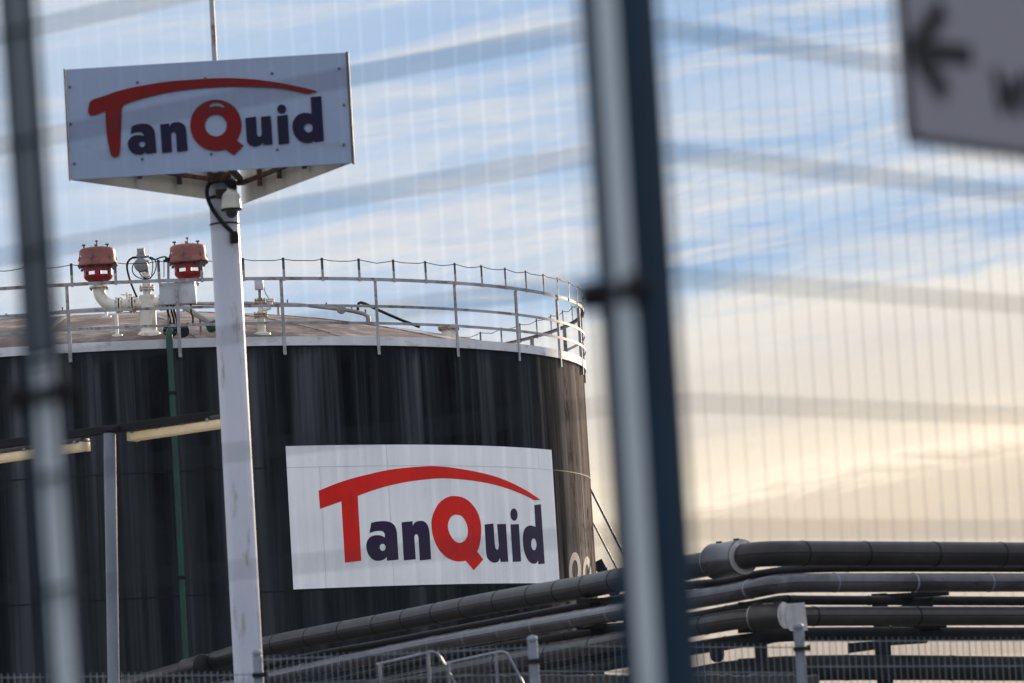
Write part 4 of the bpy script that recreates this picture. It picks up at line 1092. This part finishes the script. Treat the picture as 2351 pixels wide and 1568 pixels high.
YHR = 36.0
def handrail(pts, posts, label):
    P = [at(*p, YHR) for p in pts]
    t = thing('handrail', (P[0].x, YHR, 0), label, 'handrail', 'bent grey tube handrails behind the wire fence')
    a, b_ = P[-2], P[-1]; ext = a + (b_ - a) * ((a.z - .2) / (a.z - b_.z))
    D = dense(P[:-1], 4) + [ext]
    MB().tube(D, .0145, 12).build('top_tube', 'galv', t)
    for x, y in posts:
        q = at(x, y, YHR); MB().tube([q, (q.x, YHR, 0)], .0155, 12).build('upright', 'galv', t)
        MB().lathe((q.x, YHR, q.z - .015), ZU, [(.020, 0), (.022, .012), (.016, .03)], 10).build('fitting', 'galv', t)
    A_ = at(pts[0][0], pts[0][1] + 40, YHR); B_ = at(posts[-1][0], posts[-1][1] + 42, YHR)
    MB().tube([A_, B_], .010, 10).build('knee_rail', 'steel', t)
handrail([(864, 1526), (930, 1511), (975, 1500), (993, 1497), (1006, 1503), (1020, 1525), (1044, 1568)], [(871, 1526), (983, 1500)], 'bent grey tube handrail left of the second fence post, the farther left one')
handrail([(1026, 1523), (1090, 1509), (1135, 1499), (1152, 1497), (1164, 1502), (1178, 1525), (1200, 1568)], [(1030, 1524), (1138, 1500)], 'bent grey tube handrail right beside the second fence post')
wl, wr = at(1045, 1549, 37.2), at(1880, 1549, 37.2)
tw = thing('bund_wall', ((wl.x + wr.x) / 2, 37.4, 0), 'low rough concrete wall with a sunlit ragged top edge behind the wire fence', 'wall')
m = MB(); n = 120; vs = []; fs = []
for i in range(n + 1):
    x = wl.x + (wr.x - wl.x) * i / n; z = wl.z + (wr.z - wl.z) * i / n + random.uniform(-.009, .009)
    vs += [(x, 37.2, -.02), (x, 37.2, z - .012), (x, 37.23, z), (x, 37.55, z + .006), (x, 37.6, -.02)]
for i in range(n):
    for q in range(4): fs.append((i * 5 + q, i * 5 + q + 1, (i + 1) * 5 + q + 1, (i + 1) * 5 + q))
m.add(vs, fs).build('wall_body', 'wallconc', tw, 30)
# dark plant block low behind the pipes (closes the view under the bridge left of the bend)
# ================================================================== NEAR FENCE (out of focus)
CX = at(1452, 760, 6.14)            # corner post
ZTOPF = 3.3
aL, aR = R_(38), R_(50)
dL = Vector((-math.cos(aL), math.sin(aL), 0)); dR = Vector((math.cos(aR), math.sin(aR), 0))
nL = Vector((-math.sin(aL), -math.cos(aL), 0)); nR = Vector((math.sin(aR), -math.cos(aR), 0))
corner_p = Vector((at(1425, 0, 6.14).x * .5 + at(1513, 1568, 6.14).x * .5, 6.16, 0))
tf = thing('mesh_fence', corner_p, 'out-of-focus double-bar mesh fence close to the viewer with dark posts and pale cover strips', 'fence')
zbar0 = at(1430, 62, 6.14).z
def near_panel(start, d, length, off):
    m = MB(); n = int(length / .05); nn = Vector((d.y, -d.x, 0))
    if nn.y > 0: nn = -nn
    s0 = start + nn * off
    for k in range(n + 1):
        p = s0 + d * (k * .05 + .02); m.box((p.x, p.y, ZTOPF / 2 + .03), .0029, .0029, ZTOPF - .06, (d, nn, ZU))
    z = zbar0 + .2 * int((ZTOPF - zbar0) / .2)
    while z > .08:
        for s_ in (-.0055, .0055):
            m.box(s0 + d * (length / 2) + nn * s_ + ZU * z, length, .005, .0052, (d, nn, ZU))
        z -= .2
    return m.build('mesh_panel', 'wire', tf, 0)
near_panel(corner_p + dL * .055, dL, 2.6, .045)
near_panel(corner_p + dR * .055, dR, 2.6, .045)
def near_post(c, width, name, faces, ztop=ZTOPF):
    """square post; faces: list of (direction along face, outward normal, strip offset, strip width)"""
    d, nn = faces[0][0], faces[0][1]
    o = MB().box(c + ZU * ztop / 2, width, width, ztop, (d, nn, ZU), bevel=.004).build(name, 'fencepost', tf)
    MB().box(c + ZU * (ztop + .01), width + .01, width + .01, .02, (d, nn, ZU), bevel=.004).build('post_cap', 'fencepost', o)
    return o
u45 = R_(46)
dc = Vector((-math.cos(u45), math.sin(u45), 0)); nc = Vector((-math.sin(u45), -math.cos(u45), 0)); n2c = Vector((math.cos(u45), -math.sin(u45), 0))
po = near_post(corner_p, .092, 'corner_post', [(dc, nc)])
# pale cover strip on the left-hand face, flush to the outer corner
MB().box(corner_p + nc * .0485 - dc * .021 + ZU * ZTOPF / 2, .038, .005, ZTOPF - .01, (dc, nc, ZU), bevel=.0015).build('cover_strip', 'coverstrip', po)
# left post, 1.25 m along the left bay
lp_t = at(41, 0, 6.93); lp_b = at(152, 1568, 6.93)
lax = (lp_t - lp_b).normalized()
lfoot = lp_b - lax * (lp_b.z / lax.z)
lpt = lambda z: lfoot + lax * (z / lax.z)
lsd = (dL - lax * dL.dot(lax)).normalized(); lnn = lax.cross(lsd).normalized()
if lnn.y > 0: lnn = -lnn
pl = MB().box(lpt(ZTOPF / 2) - lnn * .016 + lsd * .020, .072, .032, ZTOPF, (lsd, lnn, lax), bevel=.004).build('fence_post', 'fencepost', tf)
MB().box(lpt(ZTOPF) - lnn * .016 + lsd * .020, .08, .04, .02, (lsd, lnn, lax), bevel=.004).build('post_cap', 'fencepost', pl)
zsp = at(82, 815, 6.93).z
MB().box(lpt(zsp / 2) + lnn * .003 - lsd * .001, .048, .005, zsp - .01, (lsd, lnn, lax), bevel=.0015).build('cover_strip', 'coverstrip', pl)
MB().box(lpt((zsp + ZTOPF) / 2) + lnn * .003 - lsd * .001, .048, .005, ZTOPF - zsp - .004, (lsd, lnn, lax), bevel=.0015).build('cover_strip', 'stripdull', pl, label='darker upper cover strip')  # upper length in a darker tone than the lower one
# clamps with knobs
def clamp(c, nn, d, z, parent, w):
    m = MB(); m.box(c + nn * .052 + ZU * z, w, .014, .026, (d, nn, ZU), bevel=.003)
    for s_ in (-1, 1): m.lathe(c + nn * .040 + d * (s_ * (w / 2 + .004)) + ZU * z, nn, [(.020, 0), (.026, .004), (.026, .022), (.018, .030)], 14)
    m.build('clamp', 'black', parent)
zcl = at(1440, 672, 6.14).z
for dz in (1.0, 0, -1.0):
    z = zcl + dz
    if 0 < z < ZTOPF: clamp(corner_p, nc, dc, z, po, .095)
zcl2 = at(85, 905, 6.93).z
for dz in (1.0, 0, -1.0):
    z = zcl2 + dz
    if 0 < z < ZTOPF: clamp(lpt(z) - ZU * z - lnn * .038, lnn, lsd, z, pl, .106)

# direction board hung on the right bay
def board():
    def hit(x, y, off=.075):
        r = ray(x, y); p0 = corner_p + nR * off; nn = nR
        t = (Vector((p0.x, p0.y, 0)) - Vector((0, 0, 0))).dot(nn) / Vector((r.x, r.y, 0)).dot(nn)
        q = EYE + r * t; return ((q - corner_p).dot(dR), q.z)
    s0, z0 = hit(2086, 330); s0b, _ = hit(2060, 0); s0 = (s0 + s0b) / 2
    W, H = .62, .62
    t = thing('direction_board', corner_p + dR * (s0 + W / 2) + nR * .075 + ZU * z0, 'out-of-focus lilac-grey board with a black arrow and rounded corners, top right', 'sign board')
    base = corner_p + nR * .064
    place = lambda off: (lambda s, z, w: base + nR * (off + w) + dR * s + ZU * z)
    def rr(x0, x1, y0, y1, r):
        out = []
        for cx_, cy_, a0_ in ((x1 - r, y1 - r, 0), (x0 + r, y1 - r, 90), (x0 + r, y0 + r, 180), (x1 - r, y0 + r, 270)):
            for k in range(7): a = R_(a0_ + 15 * k); out.append((cx_ + r * math.cos(a), cy_ + r * math.sin(a)))
        return out
    pl_ = sheet('plate', [rr(s0, s0 + W, z0, z0 + H, .03)], place(0), .010, 'boardgrey', t)
    o1 = rr(s0, s0 + W, z0, z0 + H, .03); o2 = rr(s0 + .016, s0 + W - .016, z0 + .014, z0 + H - .014, .018)
    sheet('rim', [o1, o2], place(.0105), .003, 'boardrim', pl_)
    h = lambda x, y: hit(x, y, .0755)
    def stroke(a, b_, w):
        a = Vector(h(*a)); b_ = Vector(h(*b_)); d = (b_ - a).normalized(); p = Vector((-d.y, d.x)) * w
        return [tuple(a - d * w * .3 + p), tuple(b_ + p), tuple(b_ - p), tuple(a - d * w * .3 - p)]
    tip = (2100, 114)
    sheet('arrow', [stroke(tip, (2232, 128), .019)], place(.0105), .002, 'black', pl_)
    sheet('arrow_head', [stroke(tip, (2166, 16), .021)], place(.0112), .002, 'black', pl_)
    sheet('arrow_head', [stroke(tip, (2172, 216), .021)], place(.0119), .002, 'black', pl_)
    # start of the lettering that runs out of the frame
    def bar(a, b_, w): return stroke(a, b_, w)
    for k, (a, b_) in enumerate((((2288, 158), (2302, 256)), ((2302, 256), (2320, 185)), ((2320, 185), (2338, 260)), ((2338, 260), (2354, 166)), ((2374, 168), (2378, 262)))):
        sheet('letter_stroke', [bar(a, b_, .0105)], place(.0105 + .0006 * k), .002, 'black', pl_)
board()

# ================================================================== CAMERA, SKY, SUN
cam = bpy.data.cameras.new('camera'); co = bpy.data.objects.new('camera', cam); COL.objects.link(co); sc.camera = co
cam.sensor_width = 36; cam.lens = FPX / 2351 * 36; cam.clip_start = .1; cam.clip_end = 9000
Xc = cR * math.cos(ROLL) - cU * math.sin(ROLL); Yc = cR * math.sin(ROLL) + cU * math.cos(ROLL); Zc = -cF
mw = Matrix((Xc, Yc, Zc)).transposed().to_4x4(); mw.translation = EYE; co.matrix_world = mw
cam.dof.use_dof = True; cam.dof.focus_distance = 60.0; cam.dof.aperture_fstop = cam.lens / 1000 / .0555
cam.dof.aperture_blades = 4; cam.dof.aperture_rotation = ROLL + R_(9)

SUN_AZ, SUN_EL = R_(24), R_(12)      # clockwise from +Y (view direction)
sd = Vector((math.sin(SUN_AZ) * math.cos(SUN_EL), math.cos(SUN_AZ) * math.cos(SUN_EL), math.sin(SUN_EL)))
sun = bpy.data.lights.new('sun', 'SUN'); sun.energy = 5.0; sun.angle = R_(.55); sun.color = (1, .80, .58)
so = bpy.data.objects.new('sun', sun); COL.objects.link(so); so.rotation_euler = sd.to_track_quat('Z', 'Y').to_euler()

w = bpy.data.worlds.new('World'); sc.world = w; w.use_nodes = True; w.node_tree.nodes.clear(); t = NT(w.node_tree)
out = t.n('ShaderNodeOutputWorld')
sky = t.n('ShaderNodeTexSky'); sky.sky_type = 'NISHITA'; sky.sun_disc = False; sky.sun_elevation = SUN_EL; sky.sun_rotation = SUN_AZ
bg1 = t.n('ShaderNodeBackground'); bg1.inputs[1].default_value = .10; t.l(sky.outputs[0], bg1.inputs[0])
tc = t.n('ShaderNodeTexCoord'); sp = t.n('ShaderNodeSeparateXYZ'); t.l(tc.outputs['Generated'], sp.inputs[0])
az = t.math('MULTIPLY', t.math('ARCTAN2', sp.outputs['X'], sp.outputs['Y']), 57.2958)
el = t.math('MULTIPLY', t.math('ARCSINE', sp.outputs['Z']), 57.2958)
def vec(a, b_, c=0.0):
    cb = t.n('ShaderNodeCombineXYZ')
    for i, v in enumerate((a, b_, c)):
        if isinstance(v, (int, float)): cb.inputs[i].default_value = v
        else: t.l(v, cb.inputs[i])
    return cb.outputs[0]
# streaky cloud decks: noise stretched along the horizon, drifting up to the right
tilt = t.math('SUBTRACT', el, t.math('MULTIPLY', az, .085))
wv = vec(t.math('MULTIPLY', az, .16), t.math('MULTIPLY', tilt, .55))
warp = t.noise(wv, 1, 7, .62, .5)
elw = t.math('ADD', tilt, t.math('MULTIPLY', t.math('SUBTRACT', warp, .5), 1.5))
fine = t.noise(vec(t.math('MULTIPLY', az, .55), t.math('MULTIPLY', tilt, 2.6), 1.1), 1, 6, .65, 1.2)
elw = t.math('ADD', elw, t.math('MULTIPLY', t.math('SUBTRACT', fine, .5), 1.0))
f = t.math('DIVIDE', elw, 14, clamp=True)
S = srgb
def st(e, *c): return (max(0, min(1, e / 14)), S(*c))
ramp = t.ramp(f, [st(0, 186, 179, 175), st(1.6, 203, 194, 187), st(2.2, 212, 200, 187), st(2.7, 222, 208, 191), st(3.0, 255, 243, 222), st(3.4, 243, 230, 211), st(4.0, 222, 213, 204),
                 st(4.8, 220, 214, 208), st(5.6, 232, 228, 222), st(6.0, 182, 203, 226), st(6.5, 142, 180, 222), st(6.9, 172, 198, 229), st(7.3, 214, 219, 226), st(7.9, 150, 185, 223), st(8.6, 188, 205, 228), st(9.6, 148, 183, 222), st(11, 168, 193, 225),
                 st(14, 190, 204, 222)])
# finer veils
v1 = t.noise(vec(t.math('MULTIPLY', az, .22), t.math('MULTIPLY', tilt, 1.9), 3.3), 1, 6, .6, .6)
veil = t.math('MULTIPLY', t.math('SUBTRACT', v1, .46), 5.0, clamp=True)
hi = t.math('MULTIPLY', t.math('SUBTRACT', el, 4.2), .5, clamp=True)
c1 = t.mix(t.math('MULTIPLY', t.math('MULTIPLY', veil, hi), .75), ramp, S(224, 222, 222))
v2 = t.noise(vec(t.math('MULTIPLY', az, .15), t.math('MULTIPLY', tilt, 1.3), 7.7), 1, 5, .6, .8)
gaps = t.math('MULTIPLY', t.math('MULTIPLY', t.math('SUBTRACT', v2, .53), 4.5, clamp=True), t.math('MULTIPLY', t.math('SUBTRACT', el, 5.0), .6, clamp=True))
c2 = t.mix(t.math('MULTIPLY', gaps, .75), c1, S(132, 173, 219))
# away from the sun the lower sky is cooler
cool = t.math('MULTIPLY', t.math('SUBTRACT', 2.0, az), .12, clamp=True)
c3 = t.mix(t.math('MULTIPLY', cool, .45), c2, S(206, 217, 232))
# bright broken cloud added out of view, as fill for the shaded sides
n3 = t.noise(t.coord((2.2, 2.2, 4.0), which='Generated'), 1, 4, .5)
rest = t.ramp(n3, [(.35, (.70, .79, .98, 1)), (.65, (1.06, 1.08, 1.14, 1))])
front = t.math('MULTIPLY', t.math('SUBTRACT', t.math('ADD', t.math('ABSOLUTE', az), t.math('MULTIPLY', el, 1.0)), 18), .035, clamp=True)
c4_ = t.mix(front, c3, rest)
bg2 = t.n('ShaderNodeBackground'); bg2.inputs[1].default_value = 1.18; t.l(c4_, bg2.inputs[0])
mxs = t.n('ShaderNodeMixShader'); mxs.inputs[0].default_value = .93
t.l(bg1.outputs[0], mxs.inputs[1]); t.l(bg2.outputs[0], mxs.inputs[2]); t.l(mxs.outputs[0], out.inputs[0])

sc.view_settings.view_transform = 'Standard'; sc.view_settings.look = 'None'; sc.view_settings.exposure = 0; sc.view_settings.gamma = 1
sc.render.engine = 'CYCLES'; sc.cycles.use_denoising = True; sc.cycles.max_bounces = 6; sc.cycles.transparent_max_bounces = 4
